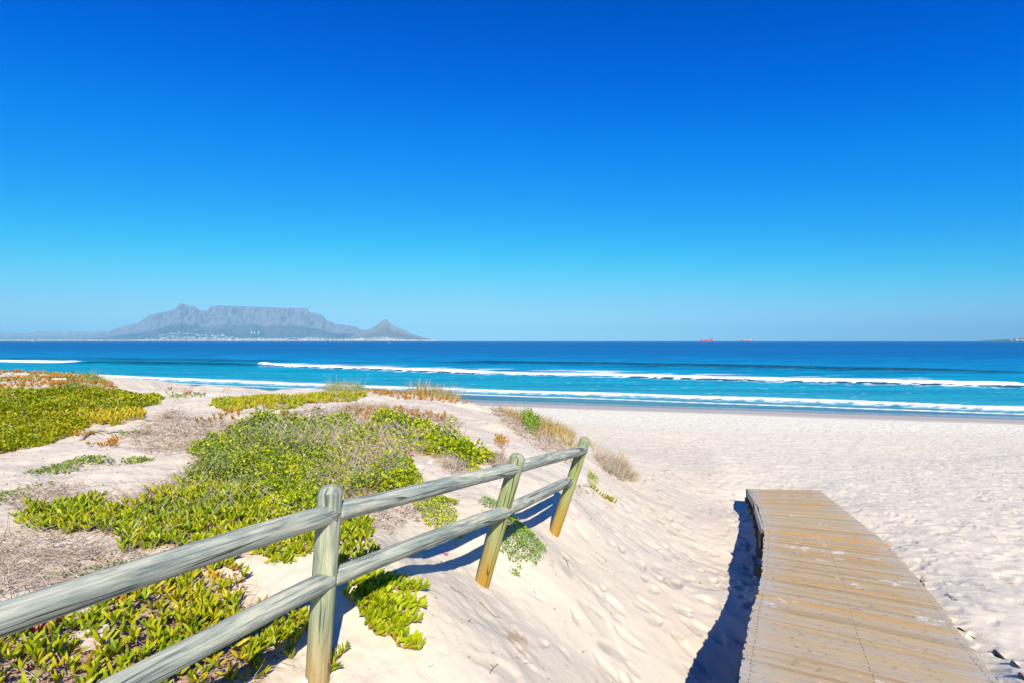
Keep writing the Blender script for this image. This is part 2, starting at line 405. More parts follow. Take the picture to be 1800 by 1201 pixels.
# ------------------------------------------------------------ sand
def sand_material():
    m, nt, p, out = material('sand')
    g = N(nt, 'ShaderNodeNewGeometry'); pos = g.outputs['Position']
    wet, lit, trod_lift, _ = attr(nt, 'ground')
    n1 = noise(nt, pos, .5, 4); n2 = noise(nt, pos, 9, 5, .6); n3 = noise(nt, pos, 260, 2)
    c = ramp(nt, n1, [(.3, (.625, .53, .40)), (.7, (.69, .595, .465))])
    far = mix(nt, ramp(nt, trod_lift, [(0, 0), (.8, .8), (1, 0)]), c, (.84, .735, .54))  # sand right of the deck painted paler to offset its weaker sun
    far = mix(nt, ramp(nt, trod_lift, [(.84, 0), (1, 1)]), far, (.83, .765, .585))
    c = mix(nt, mth(nt, 'MULTIPLY', ramp(nt, n3, [(.35, 1), (.5, 0)]), .22), far, (.42, .33, .26))
    # small brown crumbs of plant matter
    v = nt.nodes.new('ShaderNodeTexVoronoi'); v.inputs['Scale'].default_value = 16; nt.links.new(pos, v.inputs['Vector'])
    v.inputs['Randomness'].default_value = 1
    speck = mth(nt, 'LESS_THAN', v.outputs['Distance'], .055)
    sm = mth(nt, 'MULTIPLY', speck, ramp(nt, n2, [(.42, 0), (.56, .75)]))
    c = mix(nt, sm, c, (.22, .12, .07))
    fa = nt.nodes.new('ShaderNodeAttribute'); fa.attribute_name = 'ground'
    c = mix(nt, mth(nt, 'MULTIPLY', fa.outputs['Alpha'], mth(nt, 'SUBTRACT', .62, mth(nt, 'MULTIPLY', trod_lift, .22))), c, mix(nt, trod_lift, (.34, .285, .225), (.38, .35, .31)))
    fp = ramp(nt, noise(nt, mapping(nt, pos, (3.4, 2.2, 3), (0, 0, .4)), 1, 3, .55), [(.54, 0), (.66, 1)])
    c = mix(nt, mth(nt, 'MULTIPLY', mth(nt, 'MULTIPLY', fp, trod_lift), .34), c, (.40, .37, .33))
    # litter under plants
    lm = ramp(nt, mth(nt, 'ADD', lit, mth(nt, 'MULTIPLY', mth(nt, 'SUBTRACT', n2, .5), 1.2)), [(.35, 0), (.75, 1)])
    lc = ramp(nt, noise(nt, pos, 45, 5, .7), [(.3, (.19, .12, .07)), (.5, (.42, .29, .19)), (.7, (.60, .48, .36))])
    c = mix(nt, mth(nt, 'MULTIPLY', lm, .9), c, lc)
    # damp and wet sand
    c = mix(nt, ramp(nt, wet, [(0, 0), (.5, .85), (1, 1)]), c, (.40, .36, .32))
    c = mix(nt, ramp(nt, wet, [(.5, 0), (1, 1)]), c, (.17, .18, .19))
    # old stain on the path
    sp = N(nt, 'ShaderNodeVectorMath', operation='DISTANCE'); nt.links.new(pos, sp.inputs[0])
    q = hit(915, 1130); sp.inputs[1].default_value = q
    sd = mth(nt, 'ADD', sp.outputs['Value'], mth(nt, 'MULTIPLY', mth(nt, 'SUBTRACT', noise(nt, pos, 7, 4, .65), .5), .75))
    c = mix(nt, ramp(nt, sd, [(.05, .75), (.13, 0)]), c, (.44, .28, .16))
    nt.links.new(c, p.inputs['Base Color'])
    trb = ramp(nt, trod_lift, [(.86, 0), (1, 1)])
    nt.links.new(ramp(nt, wet, [(.5, .92), (.8, .55), (1, .16)]), p.inputs['Roughness'])
    p.inputs['Specular IOR Level'].default_value = .35
    b = bump(nt, noise(nt, mapping(nt, pos, (1, 1, 1)), 34, 5, .65), .45, .012, None)
    fr = mth(nt, 'MULTIPLY', noise(nt, mapping(nt, pos, (3.6, 3.0, 3), (0, 0, .5)), 1, 4, .6), trb)
    bump(nt, fr, .9, .11, p, b)
    return m
def build_sand():
    nd, nc = 1020, 1150
    d = np.concatenate([-np.exp(np.linspace(math.log(30), math.log(1.5), 30)), np.linspace(-1.4, 1.0, 40)[:-1],
                        np.exp(np.linspace(0, math.log(120), nd))])
    s = np.sqrt(d*d+.9)
    u = np.linspace(-1, 1, nc); t = 1.08*u + 1.25*np.sign(u)*np.maximum(np.abs(u)-.87, 0)*8*np.abs(u)
    D, Tn = np.meshgrid(d, t, indexing='ij'); X = Tn*s[:, None] + .02*D; Y = D
    Z = ground(X, Y)
    V = np.stack([X, Y, Z], -1).reshape(-1, 3)
    nr, ncl = X.shape
    i = np.arange(nr-1)[:, None]*ncl + np.arange(ncl-1)[None]
    F = np.stack([i, i+1, i+ncl+1, i+ncl], -1).reshape(-1, 4)
    S = Y+.3*X + (fbm(X*.12, Y*.12, 3, 50)-.5)*1.6
    wet = sstep(46.5, 49.5, S)*.5 + sstep(52.5, 54.5, S)*.5
    lit = bil(litter, X, Y, VX0, VY0, VRES)*((X > VX0) & (X < VX0+VW*VRES) & (Y > VY0) & (Y < VY0+VH*VRES))
    trod_lift = np.maximum(sstep(13, 34, Y), .84*sstep(1.3, 2.7, X-.25*Y)*(Y > 1))*sstep(51, 47, S)  # far beach tone, plus colour lift where the right slope turns from the sun
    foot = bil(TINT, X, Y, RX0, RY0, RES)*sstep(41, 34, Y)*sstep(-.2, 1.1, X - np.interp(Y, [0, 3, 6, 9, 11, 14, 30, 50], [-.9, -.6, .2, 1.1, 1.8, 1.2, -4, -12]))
    A = np.stack([wet, lit, trod_lift, foot], -1).reshape(-1, 4)
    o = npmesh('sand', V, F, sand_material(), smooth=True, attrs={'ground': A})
    tag(o, 'pale trodden beach sand running from the dune to the sea', None, None, 'structure')
build_sand()

# ------------------------------------------------------------ sea
def wline(pts):
    """a wave crest: picture points -> (x, y) on the sea"""
    q = [(CAM_Z*(px-900)/(py-598.9), CAM_Z*1000/(py-598.9)) for px, py in pts]
    q.sort(); return np.array([a for a, _ in q]), np.array([b for _, b in q])
W_SHORE = wline([(0, 655), (180, 663), (400, 672), (640, 681), (900, 690.5), (1200, 699.5), (1500, 709), (1800, 722)])
W_SHORE2 = wline([(200, 668), (400, 678), (640, 687), (900, 696.5), (1200, 707), (1500, 718), (1800, 729)])
W_BREAK = wline([(459, 642.5), (560, 646), (700, 651), (830, 656), (900, 658), (1100, 662), (1300, 668.5), (1500, 673), (1800, 679)])
W_LEFT = wline([(-200, 634), (0, 637.5), (60, 638), (138, 639)])
W_GREEN = wline([(140, 639.5), (250, 641.5), (400, 643.3), (458, 643.5)])
W_DARK = wline([(770, 639.5), (900, 641), (1100, 644), (1300, 648), (1500, 652.5), (1800, 658)])
W_FAINT = wline([(0, 631), (200, 632), (400, 635), (520, 636)])
def prof(X, Y, W, ext=0, clampx=True, fade=6):
    yl = np.interp(X, W[0], W[1]); u = Y-yl
    m = sstep(W[0][0]-fade, W[0][0]+fade, X) if clampx else 1.0
    m2 = 1-sstep(W[0][-1]-fade, W[0][-1]+fade, X) if clampx else 1.0
    return u, m*m2
def sea_fields(X, Y):
    wob = (fbm(X*.06, Y*.06, 4, 61)-.5)
    Yw = Y + wob*3.0*np.clip(Y/100, 0, 2)
    far = np.clip((Y-60)/60, 0, 1)
    z = .04*np.sin((Y+.35*X)*.55 + wob*5)*sstep(60, 75, Y)*(Y < 900)
    z = z + (fbm(X*.05, Y*.22, 3, 70)-.5)*.5*sstep(110, 200, Y)*(Y < 3500)
    z = z + (fbm(X*.25, Y*.8, 3, 75)-.5)*.10*sstep(62, 80, Y)*(Y < 900)
    foam = np.zeros_like(X); fe = fbm(X*.35, Y*.35, 4, 80); fl = fbm(X*.10, Y*.5, 4, 85); fs = fbm(X*.9, Y*2.2, 3, 90)
    ph = fbm(X*.05+3, X*0, 3, 95)
    # main breaker
    u, m = prof(X, Yw, W_BREAK, fade=1.5)
    h = .50+.28*(ph-.5)*2
    z += m*h*np.where(u > 0, np.exp(-(u/4.5)**2), np.exp(-(u/1.3)**2))
    foam = np.maximum(foam, m*sstep(-1.7-1.4*(fe-.4), -.8, u)*sstep(.9, -.1, u-(fe-.5)*2.0)*(.85+.35*fs))
    foam = np.maximum(foam, m*sstep(0, 3, u)*sstep(36, 4, u)*sstep(.43, .63, fl)*.78)
    foam = np.maximum(foam, m*sstep(-12, -1, u)*sstep(.45, .68, fs)*.75*(u < 0))
    green = m*sstep(-3.2, -1.4, u)*sstep(0, -1.2, u)*sstep(.42, .6, ph)
    # left breaker
    u, m = prof(X, Yw, W_LEFT, fade=3)
    z += m*.7*np.where(u > 0, np.exp(-(u/5)**2), np.exp(-(u/1.6)**2))
    foam = np.maximum(foam, m*sstep(-2.6, -1.2, u)*sstep(2.2+2*(fe-.5), .4, u)*1.1)
    foam = np.maximum(foam, m*sstep(0, 4, u)*sstep(20, 5, u)*sstep(.5, .62, fl)*.4)
    # unbroken faces
    dark = np.zeros_like(X)
    for W, hh, wd, f in ((W_GREEN, .75, 2.3, 8), (W_DARK, .8, 2.0, 14), (W_FAINT, .45, 4.5, 12)):
        u, m = prof(X, Yw, W, fade=f)
        z += m*hh*np.where(u > 0, np.exp(-(u/9)**2), np.exp(-(u/2.6)**2))
        dark = np.maximum(dark, m*np.exp(-((u+1.0)/wd)**2)*min(1, hh+.1))
    # shore break and swash
    u, m = prof(X, Yw, W_SHORE, clampx=False)
    n2 = fbm(X*.16, Y*.16, 3, 99)
    z += .28*np.where(u > 0, np.exp(-(u/2.5)**2), np.exp(-(u/.8)**2))
    foam = np.maximum(foam, sstep(-1.1-1.2*(n2-.4), -.4, u)*sstep(np.maximum(.6, .8+2.6*(fe-.45)), .1, u)*(.6+.6*fs))
    foam = np.maximum(foam, sstep(0, 1.5, u)*sstep(11, 1, u)*sstep(.44, .64, fl)*.62)
    foam = np.maximum(foam, sstep(-5.5, -1.0, u)*(u < 0)*(.42+.5*(fs-.4)))
    u, m = prof(X, Yw, W_SHORE2, clampx=False)
    foam = np.maximum(foam, sstep(-.8, -.1, u)*sstep(.9, .2, u)*.9)
    S = Y+.33*X
    foam = np.maximum(foam, sstep(58, 70, S)*sstep(140, 90, S)*sstep(.55, .78, fs)*.46*(S < 125))
    return z, foam, dark, green, S
def sea_material():
    m, nt, p, out = material('sea_water')
    g = N(nt, 'ShaderNodeNewGeometry'); pos = g.outputs['Position']
    foam, depth, face, _ = attr(nt, 'sea')
    n1 = noise(nt, mapping(nt, pos, (.010, .035, 1)), 1, 5, .6)
    n4 = noise(nt, mapping(nt, pos, (.0006, .004, 1)), 1, 5, .65)
    dd = mth(nt, 'ADD', depth, mth(nt, 'MULTIPLY', mth(nt, 'SUBTRACT', n1, .5), .12))
    c = ramp(nt, dd, [(0, (.12, .22, .22)), (.06, (.04, .40, .44)), (.22, (.0, .40, .50)), (.40, (.0, .30, .54)), (.60, (.0, .14, .36)), (.8, (.0, .085, .27)), (1, (.0, .10, .30))])
    c = mix(nt, mth(nt, 'MULTIPLY', ramp(nt, n4, [(.40, 0), (.6, 1)]), mth(nt, 'MULTIPLY', depth, .55)), c, (.0, .20, .56))
    rip = noise(nt, mapping(nt, pos, (.25, 1.3, 1)), 1, 4, .65)
    rip2 = noise(nt, mapping(nt, pos, (.03, .25, 1), (0, 0, .3)), 1, 6, .75)
    c = mix(nt, mth(nt, 'MULTIPLY', ramp(nt, rip2, [(.40, 1), (.56, 0)]), mth(nt, 'MULTIPLY', ramp(nt, depth, [(.05, .2), (.3, .9), (1, 1)]), .85)), c, (.0, .075, .235))
    c = mix(nt, mth(nt, 'MULTIPLY', face, 1.15, True), c, (.0, .045, .07))
    fn = noise(nt, mapping(nt, pos, (1.0, 2.0, 1)), 1.2, 5, .7)
    fm = ramp(nt, mth(nt, 'MULTIPLY', foam, mth(nt, 'ADD', .25, mth(nt, 'MULTIPLY', fn, 1.5))), [(.38, 0), (.66, 1)])
    rp3 = noise(nt, mapping(nt, pos, (.6, 2.6, 1), (0, 0, .3)), 1, 4, .7)
    c = mix(nt, ramp(nt, rp3, [(.40, .42), (.52, 0)]), c, (.0, .17, .30))
    c = mix(nt, ramp(nt, rp3, [(.56, 0), (.68, .4)]), c, (.02, .50, .66))
    c = mix(nt, fm, c, (.86, .88, .90))
    nt.links.new(c, p.inputs['Base Color'])
    nt.links.new(mix(nt, fm, (.35,)*3, (.8,)*3), p.inputs['Roughness'])
    p.inputs['Specular IOR Level'].default_value = 0
    gl = N(nt, 'ShaderNodeBsdfGlossy'); gl.inputs['Roughness'].default_value = .28; gl.inputs['Color'].default_value = (.9, .95, 1, 1)
    ms = N(nt, 'ShaderNodeMixShader'); nt.links.new(mth(nt, 'MULTIPLY', mth(nt, 'SUBTRACT', 1, fm), .13), ms.inputs[0])
    nt.links.new(p.outputs[0], ms.inputs[1]); nt.links.new(gl.outputs[0], ms.inputs[2]); nt.links.new(ms.outputs[0], out.inputs['Surface'])
    b = bump(nt, rip, .55, .35, None)
    b2 = bump(nt, rip2, .5, 2.0, None, b)
    b3 = bump(nt, fn, .5, .25, p, b2); nt.links.new(b3, gl.inputs['Normal'])
    return m
def build_sea():
    d = np.concatenate([np.exp(np.linspace(math.log(34), math.log(60), 60)), np.exp(np.linspace(math.log(60), math.log(200), 520))[1:],
                        np.exp(np.linspace(math.log(200), math.log(3000), 160))[1:], np.exp(np.linspace(math.log(3000), math.log(44000), 40))[1:]])
    t = np.linspace(-1.9, 1.9, 900)
    D, Tn = np.meshgrid(d, t, indexing='ij'); X = Tn*D; Y = D
    Zs, foam, dark, green, S = sea_fields(X, Y)
    Zs = Zs - .02
    V = np.stack([X, Y, Zs], -1).reshape(-1, 3); nr, ncl = X.shape
    i = np.arange(nr-1)[:, None]*ncl + np.arange(ncl-1)[None]
    F = np.stack([i, i+1, i+ncl+1, i+ncl], -1).reshape(-1, 4)
    # depth scale: 0 at the shore ... 1 far out
    dep = np.interp(S, [56, 61, 68, 80, 105, 140, 200, 320, 700, 3000, 40000], [0, .03, .08, .18, .24, .36, .48, .64, .80, .88, 1.0])
    A = np.stack([np.clip(foam, 0, 1.2), dep, np.clip(np.maximum(dark, green), 0, 1)], -1).reshape(-1, 3)
    o = npmesh('sea', V, F, sea_material(), smooth=True, attrs={'sea': A})
    tag(o, 'blue ocean with two lines of white breakers near the shore', None, None, 'structure')
build_sea()

# ------------------------------------------------------------ far mountain, hills, island
def rock_material(name, rock, veg, sc_=1.0):
    m, nt, p, out = material(name)
    g = N(nt, 'ShaderNodeNewGeometry'); pos = g.outputs['Position']; h, cl, _, _ = attr(nt, 'rock')
    n = noise(nt, mapping(nt, pos, (.004, .004, .03)), 1, 5, .65)
    n2 = noise(nt, mapping(nt, pos, (.0016, .0016, .0016)), 1, 5, .6)
    c = ramp(nt, n, [(.3, tuple(v*.55 for v in rock)), (.7, tuple(min(1, v*1.25) for v in rock))])
    v = ramp(nt, n2, [(.35, veg), (.65, tuple(a*.5+b*.5 for a, b in zip(veg, rock)))])
    c = mix(nt, ramp(nt, mth(nt, 'ADD', cl, mth(nt, 'MULTIPLY', mth(nt, 'SUBTRACT', n2, .5), .7)), [(.3, 0), (.6, 1)]), v, c)
    nt.links.new(c, p.inputs['Base Color']); p.inputs['Roughness'].default_value = .95
    p.inputs['Specular IOR Level'].default_value = .1
    return m
def relief(name, label, sil, D0, Dr, D1, prof_v, nt_=420, nd=170, rough=.16, rock=(.19, .165, .22), veg=(.02, .035, .065), seed=0, cliff=(.45, .6)):
    xs = np.array([a for a, b in sil], float); hs = np.maximum(0, 598.9-np.array([b for a, b in sil], float))/1000
    t = np.linspace((xs[0]-900)/1000, (xs[-1]-900)/1000, nt_)
    H = np.interp(t*1000+900, xs, hs)
    v = np.linspace(0, 1, nd)
    D = np.where(v < .72, D0+(Dr-D0)*v/.72, Dr+(D1-Dr)*(v-.72)/.28)
    Dg, Tg = np.meshgrid(D, t, indexing='ij'); X = Tg*Dg
    w = (Dg-D0)/(Dr-D0)
    gul = (fbm(X/420., Dg/1500., 4, 40+seed)-.5); g2 = (fbm(X/110., Dg/350., 4, 44+seed)-.5)
    ridge = 1-np.abs(fbm(X/520., Dg/1700., 3, 47+seed)*2-1)*2
    wq = np.clip(w + gul*rough*1.5*np.clip(w*2, 0, 1) + g2*rough*.6*np.clip(w*2, 0, 1) - np.clip(ridge, -.5, 1)*rough*.25*np.clip(w*2, 0, 1), 0, 1.2)
    pv = np.interp(wq, [a for a, b in prof_v], [b for a, b in prof_v])
    pv = np.where(w > 1.02, np.clip(1-(w-1.02)*.9, 0, 1)*np.minimum(pv, 1), pv)
    Z = H[None]*Dr*pv*(1+g2*.03)
    mx = (Z/Dg).max(0); Z = Z*(H/np.maximum(mx, 1e-6))[None]
    Z = Z + 2.0
    V = np.stack([X, Dg, Z], -1).reshape(-1, 3)
    A = np.stack([Z/1000, sstep(cliff[0]-.12, cliff[1], pv), pv], -1).reshape(-1, 3)
    i = np.arange(nd-1)[:, None]*nt_ + np.arange(nt_-1)[None]
    F = np.stack([i, i+1, i+nt_+1, i+nt_], -1).reshape(-1, 4)
    o = npmesh(name, V, F, rock_material(name+'_rock', rock, veg), smooth=False, attrs={'rock': A})
    tag(o, label, None, None, 'structure')
    def height(x, y):
        tt = x/y; c = int(np.clip((tt-t[0])/(t[-1]-t[0])*(nt_-1), 0, nt_-1)); r_ = int(np.clip(np.searchsorted(D, y), 0, nd-1))
        return float(Z[r_, c])
    return height
TABLE = [(95, 598.5), (140, 592), (170, 587.5), (188, 584), (200, 578), (225, 571), (245, 566.5), (252, 561), (262, 553.5), (280, 549.5), (300, 545.5), (308, 543), (312, 536), (317, 532.5), (322, 534), (330, 536), (342, 538), (348, 543), (353, 545), (364, 545.5), (367, 541), (370, 538), (376, 537), (390, 536.7), (415, 537.5),
         (430, 538), (455, 539.2), (480, 540), (500, 540.8), (520, 541), (540, 541), (542, 546), (546, 549), (553, 549.5), (558, 551.5), (568, 554), (572, 560), (574, 563.5), (580, 564), (585, 566), (588, 569.5), (598, 570), (608, 571.2), (620, 572.5), (628, 574.5), (632, 579), (645, 580), (665, 583), (690, 588), (715, 594), (735, 598.5)]
h_table = relief('table_mountain', 'long flat topped rocky mountain rising behind the far city', TABLE, 13600, 17600, 20500,
       [(0, 0), (.25, .07), (.5, .22), (.68, .40), (.76, .52), (.80, .66), (.86, .74), (.90, .90), (.95, .965), (1.0, 1.0), (1.3, 1.0)], nt_=800, nd=300, rough=.22, cliff=(.42, .55))
h_lion = relief('cone_mountain', 'pointed cone shaped peak right of the flat topped mountain', [(600, 598.8), (625, 588), (642, 581), (655, 575), (665, 569), (670, 565), (674, 562), (678, 560.7), (682, 563), (686, 568), (694, 572.5), (704, 577), (712, 581), (722, 586), (735, 590), (748, 593.5), (762, 596.5), (775, 598.7)],
       13500, 15400, 17200, [(0, 0), (.2, .10), (.45, .28), (.7, .55), (.85, .72), (.93, .86), (1, 1), (1.3, 1)], nt_=220, nd=120, rough=.08, seed=5, cliff=(.6, .8), rock=(.24, .20, .20), veg=(.12, .10, .10))
relief('hills', 'low hazy hills at the far left horizon', [(-400, 592), (-200, 586), (-80, 584), (0, 585), (20, 584), (40, 585.5), (58, 584), (63, 581), (75, 581), (92, 581.5), (100, 583.5), (112, 584), (125, 581.5), (132, 581.3), (138, 582.5), (146, 581.5), (155, 583), (165, 581.5), (178, 580.5), (190, 582), (200, 584), (225, 592)],
       17000, 22500, 26000, [(0, 0), (.3, .15), (.7, .6), (1, 1), (1.3, 1)], nt_=300, nd=60, rough=.2, seed=9, rock=(.28, .24, .22), veg=(.10, .12, .09))
relief('island', 'low dark island on the horizon at the far right', [(1725, 598), (1740, 597.2), (1760, 596.2), (1780, 595), (1790, 594.2), (1800, 593.8), (1860, 593), (1900, 595), (1960, 598)],
       8800, 9300, 9900, [(0, 0), (.1, .6), (.4, .9), (1, 1), (1.3, 1)], nt_=90, nd=24, rough=.1, seed=13, rock=(.10, .13, .10), veg=(.04, .08, .05))
relief('coast_plain', 'low coastal strip of land under the far city', [(-450, 598.2), (-200, 598), (0, 598), (200, 597.8), (400, 597.7), (600, 597.8), (740, 598), (775, 598.8)],
       13300, 13900, 14600, [(0, 0), (.1, .6), (.5, .9), (1, 1), (1.3, 1)], nt_=200, nd=24, rough=.1, seed=15, rock=(.30, .25, .2), veg=(.08, .11, .07))

# ------------------------------------------------------------ far city
MAT_CITY = {}
for nme, c in (('white', (.66, .64, .62)), ('cream', (.48, .42, .36)), ('red', (.45, .16, .13)), ('grey', (.34, .36, .40)), ('dark', (.07, .10, .13))):
    MAT_CITY[nme] = flat_mat('far_wall_'+nme, c, .8)
def landz(x, y):
    px = 900+1000*x/y
    z = 9.0 if -450 < px < 770 else 0
    if 100 < px < 730: z = max(z, h_table(x, y))
    if 605 < px < 770: z = max(z, h_lion(x, y))
    return z
def city():
    rs = np.random.RandomState(8); V = []; F = []; MI = []; n = 0
    for i in range(4200):
        px = rs.uniform(-120, 768) if rs.rand() < .75 else rs.uniform(280, 768)
        lim = np.interp(px, [-120, 100, 250, 300, 340, 400, 420, 520, 620, 640, 690, 770], [400, 500, 900, 2000, 2000, 1500, 900, 1100, 1000, 700, 500, 250])
        D = 13450 + rs.rand()**1.6*lim; x = (px-900)/1000*D
        dens = float(fbm(x/300., D/300., 3, 66))
        if dens < .38 and D > 13700: continue
        z = landz(x, D)
        front = D < 13650
        w = rs.uniform(12, 32)*(2.6 if front and rs.rand() < .25 else 1); dp = rs.uniform(12, 30); h = rs.uniform(7, 18)*(1.5 if front else 1)
        if 520 < px < 640 and rs.rand() < .18: h *= 2.6
        V += [(x+a*w/2, D+b*dp/2, c) for c in (z-6, z+h) for a, b in ((-1, -1), (1, -1), (1, 1), (-1, 1))]
        F += [[j+n for j in f] for f in ((4, 5, 6, 7), (0, 1, 5, 4), (1, 2, 6, 5), (2, 3, 7, 6), (3, 0, 4, 7))]; n += 8
        r = rs.rand(); k = 0 if r < .52 else 1 if r < .76 else 2 if r < .85 else 3
        MI += [k]*5
    o = npmesh('far_city', V, np.array(F), mats=[MAT_CITY[k] for k in ('white', 'cream', 'red', 'grey')], mi=MI)
    tag(o, 'mass of small pale city buildings along the far shore', None, None, 'stuff')
city()
def far_building(name, label, px, D, w, h, dp, col, cat='building', roofc=None, group=None, z0=None):
    x = (px-900)/1000*D; z = landz(x, D) if z0 is None else z0
    e = empty(name, (x, D, z-4), label, cat, group)
    b = MB(); b.box((0, 0, (h+4)/2), (w, dp, h+4)); b.build('wall', MAT_CITY[col], e)
    b = MB(); b.box((0, 0, h+4+1.5), (w*.92, dp*.92, 3)); b.box((w*.2, 0, h+4+4), (w*.2, dp*.3, 3)); b.build('roof', MAT_CITY[roofc or 'grey'], e)
    nr = max(1, int(h/20))
    for k in range(nr):
        b = MB(); b.box((0, -dp/2-.2, 4+(k+.5)*h/nr), (w*.85, .8, h/nr*.3)); b.build('window', MAT_CITY['dark'], e)
    return e
far_building('office_tower', 'dark blue glass tower, tallest block in the far city centre', 563, 13600, 66, 92, 30, 'dark')
far_building('office_tower', 'wide grey office block left of the dark far tower', 544, 13620, 52, 86, 30, 'grey')
far_building('office_tower', 'cream tower immediately right of the dark far tower', 575, 13620, 24, 52, 20, 'cream')
far_building('office_tower', 'pale slim tower left of the grey far office block', 530, 13620, 22, 56, 20, 'white')
for px, t_ in ((442, 'leftmost of three round pale apartment towers above the far city'), (447.5, 'middle of three round pale apartment towers above the far city'), (454.5, 'rightmost of three round pale apartment towers above the far city')):
    D = 15200; x = (px-900)/1000*D; z = landz(x, D)
    e = empty('round_tower', (x, D, z-6), t_, 'tower', 'three round apartment towers above the far city')
    b = MB(); b.tube([(0, 0, 0), (0, 0, 62)], 13, 16); b.build('wall', MAT_CITY['white'], e)
    b = MB(); b.tube([(0, 0, 62), (0, 0, 67)], [14.5, 11], 16); b.build('roof', MAT_CITY['grey'], e)
for px, w, t_ in ((74, 150, 'long bright white warehouse on the far shore at left'), (113, 150, 'low long white shed on the far shore right of the white warehouse'), (171, 95, 'white warehouse on the far shore below the left mountain slope'), (275, 120, 'white harbour shed below the left peak on the far shore'), (345, 110, 'pale harbour shed on the far shore left of the cranes')):
    far_building('warehouse', t_, px, 13380, w, 19, 30, 'white', 'warehouse', 'white', 'white sheds along the far shore', 4)
for px, t_ in ((365, 'leftmost red harbour crane on the far shore'), (382, 'middle red harbour crane on the far shore'), (396, 'rightmost red harbour crane on the far shore')):
    D = 13300; x = (px-900)/1000*D
    e = empty('harbour_crane', (x, D, 4), t_, 'crane', 'harbour cranes on the far shore')
    b = MB()
    for sx in (-12, 12):
        for sy in (-8, 8): b.tube([(sx, sy, 0), (sx*.8, sy, 45)], 2.2, 4)
    b.tube([(-12, 0, 44), (14, 0, 44)], 3, 4); b.build('frame', MAT_CITY['red'], e)
    b = MB(); b.tube([(-22, 0, 42), (0, 0, 48), (34, 0, 88)], 2.4, 4); b.tube([(0, 0, 48), (6, 0, 76), (34, 0, 88)], 1.4, 4); b.build('boom', MAT_CITY['red'], e)
D = 8900; x = (1787-900)/1000*D
e = empty('lighthouse', (x, D, 26), 'small white lighthouse on the far right island', 'lighthouse')
b = MB(); b.tube([(0, 0, 0), (0, 0, 24)], [6, 4.5], 12); b.build('tower', MAT_CITY['white'], e)
b = MB(); b.tube([(0, 0, 24), (0, 0, 30), (0, 0, 33)], [4, 4, .5], 12); b.build('lantern', MAT_CITY['red'], e)
for px, w, t_ in ((1777, 30, 'tiny white shed at the left end of the far island'), (1788, 55, 'long white building below the lighthouse on the far island'), (1797, 50, 'white building right of the lighthouse on the far island')):
    far_building('island_house', t_, px, 8820, w, 9, 12, 'white', 'building', 'cream', None, 16)

# ------------------------------------------------------------ ships and boats
M_HULL = flat_mat('red_hull_paint', (.62, .035, .07), .5); M_HULL2 = flat_mat('dark_red_hull_paint', (.33, .02, .09), .5)
M_DECKR = flat_mat('red_deck_paint', (.66, .09, .09), .6); M_WHITE = flat_mat('white_paint', (.8, .8, .78), .5); M_BLACK = flat_mat('black_paint', (.02, .02, .03), .5)
def ship(px, D, L, label, hull, house, house_x, funnel, zoff=0):
    x = (px-900)/1000*D
    e = empty('cargo_ship', (x, D, 0), label, 'ship', 'cargo ships at anchor')
    b = MB(); B = L*.16; Hh = L*.075
    st = [(-.5, .1, .9), (-.47, .6, .95), (-.40, 1, 1), (.36, 1, 1), (.45, .7, 1.15), (.5, .06, 1.3)]
    V = []
    for s_, wv, hz in st:
        V += [(s_*L, -B/2*wv*.8, -3), (s_*L, -B/2*wv, Hh*hz), (s_*L, B/2*wv, Hh*hz), (s_*L, B/2*wv*.8, -3)]
    F = []
    for i in range(len(st)-1):
        for k in range(4): F.append((i*4+k, i*4+(k+1) % 4, (i+1)*4+(k+1) % 4, (i+1)*4+k))
    F += [(3, 2, 1, 0), tuple(len(V)-4+k for k in range(4))]
    sgn = -1          # bow to the left
    V = [(sgn*a, c, d) for a, c, d in V]
    b.add(V, F); b.build('hull', hull, e)
    b = MB(); hx = house_x*L
    b.box((hx, 0, Hh+L*.025), (L*.15, B*.8, L*.05)); b.box((hx-.01*L, 0, Hh+L*.065), (L*.11, B*.75, L*.03)); b.box((hx-.02*L, 0, Hh+L*.09), (L*.07, B*1.0, L*.02))
    hs = b.build('superstructure', house, e)
    b = MB(); b.box((hx-.02*L, -B*.505, Hh+L*.09), (L*.066, .4, L*.008)); b.build('window', M_BLACK, hs)
    b = MB(); b.tube([(hx+.045*L, 0, Hh+L*.07), (hx+.05*L, 0, Hh+L*.125)], [L*.022, L*.018], 10); b.build('funnel', funnel, e)
    b = MB(); b.tube([(hx-.02*L, 0, Hh+L*.10), (hx-.02*L, 0, Hh+L*.16)], L*.004, 6); b.build('mast', M_WHITE, e)
    b = MB(); b.tube([(-.42*L, 0, Hh), (-.42*L, 0, Hh+L*.09)], L*.004, 6); b.build('mast', M_WHITE, e)
    b = MB()
    for k in range(6): b.box((-.36*L+k*.115*L, 0, Hh+L*.010), (L*.08, B*.6, L*.02))
    b.tube([(-.36*L, 0, Hh+L*.03), (.25*L, 0, Hh+L*.03)], L*.005, 6)
    for k in range(3): b.tube([(-.25*L+k*.2*L, 0, Hh), (-.25*L+k*.2*L, 0, Hh+L*.07)], L*.005, 6)
    b.build('deck_gear', M_DECKR if house is not M_WHITE else M_WHITE, e)
    return e
ship(1242.3, 6600, 160, 'long bright red tanker with red superstructure on the horizon', M_HULL, M_DECKR, .36, M_BLACK)
ship(1313.6, 7600, 158, 'dark red cargo ship with white superstructure, right of the red tanker', M_HULL2, M_WHITE, .30, M_HULL)
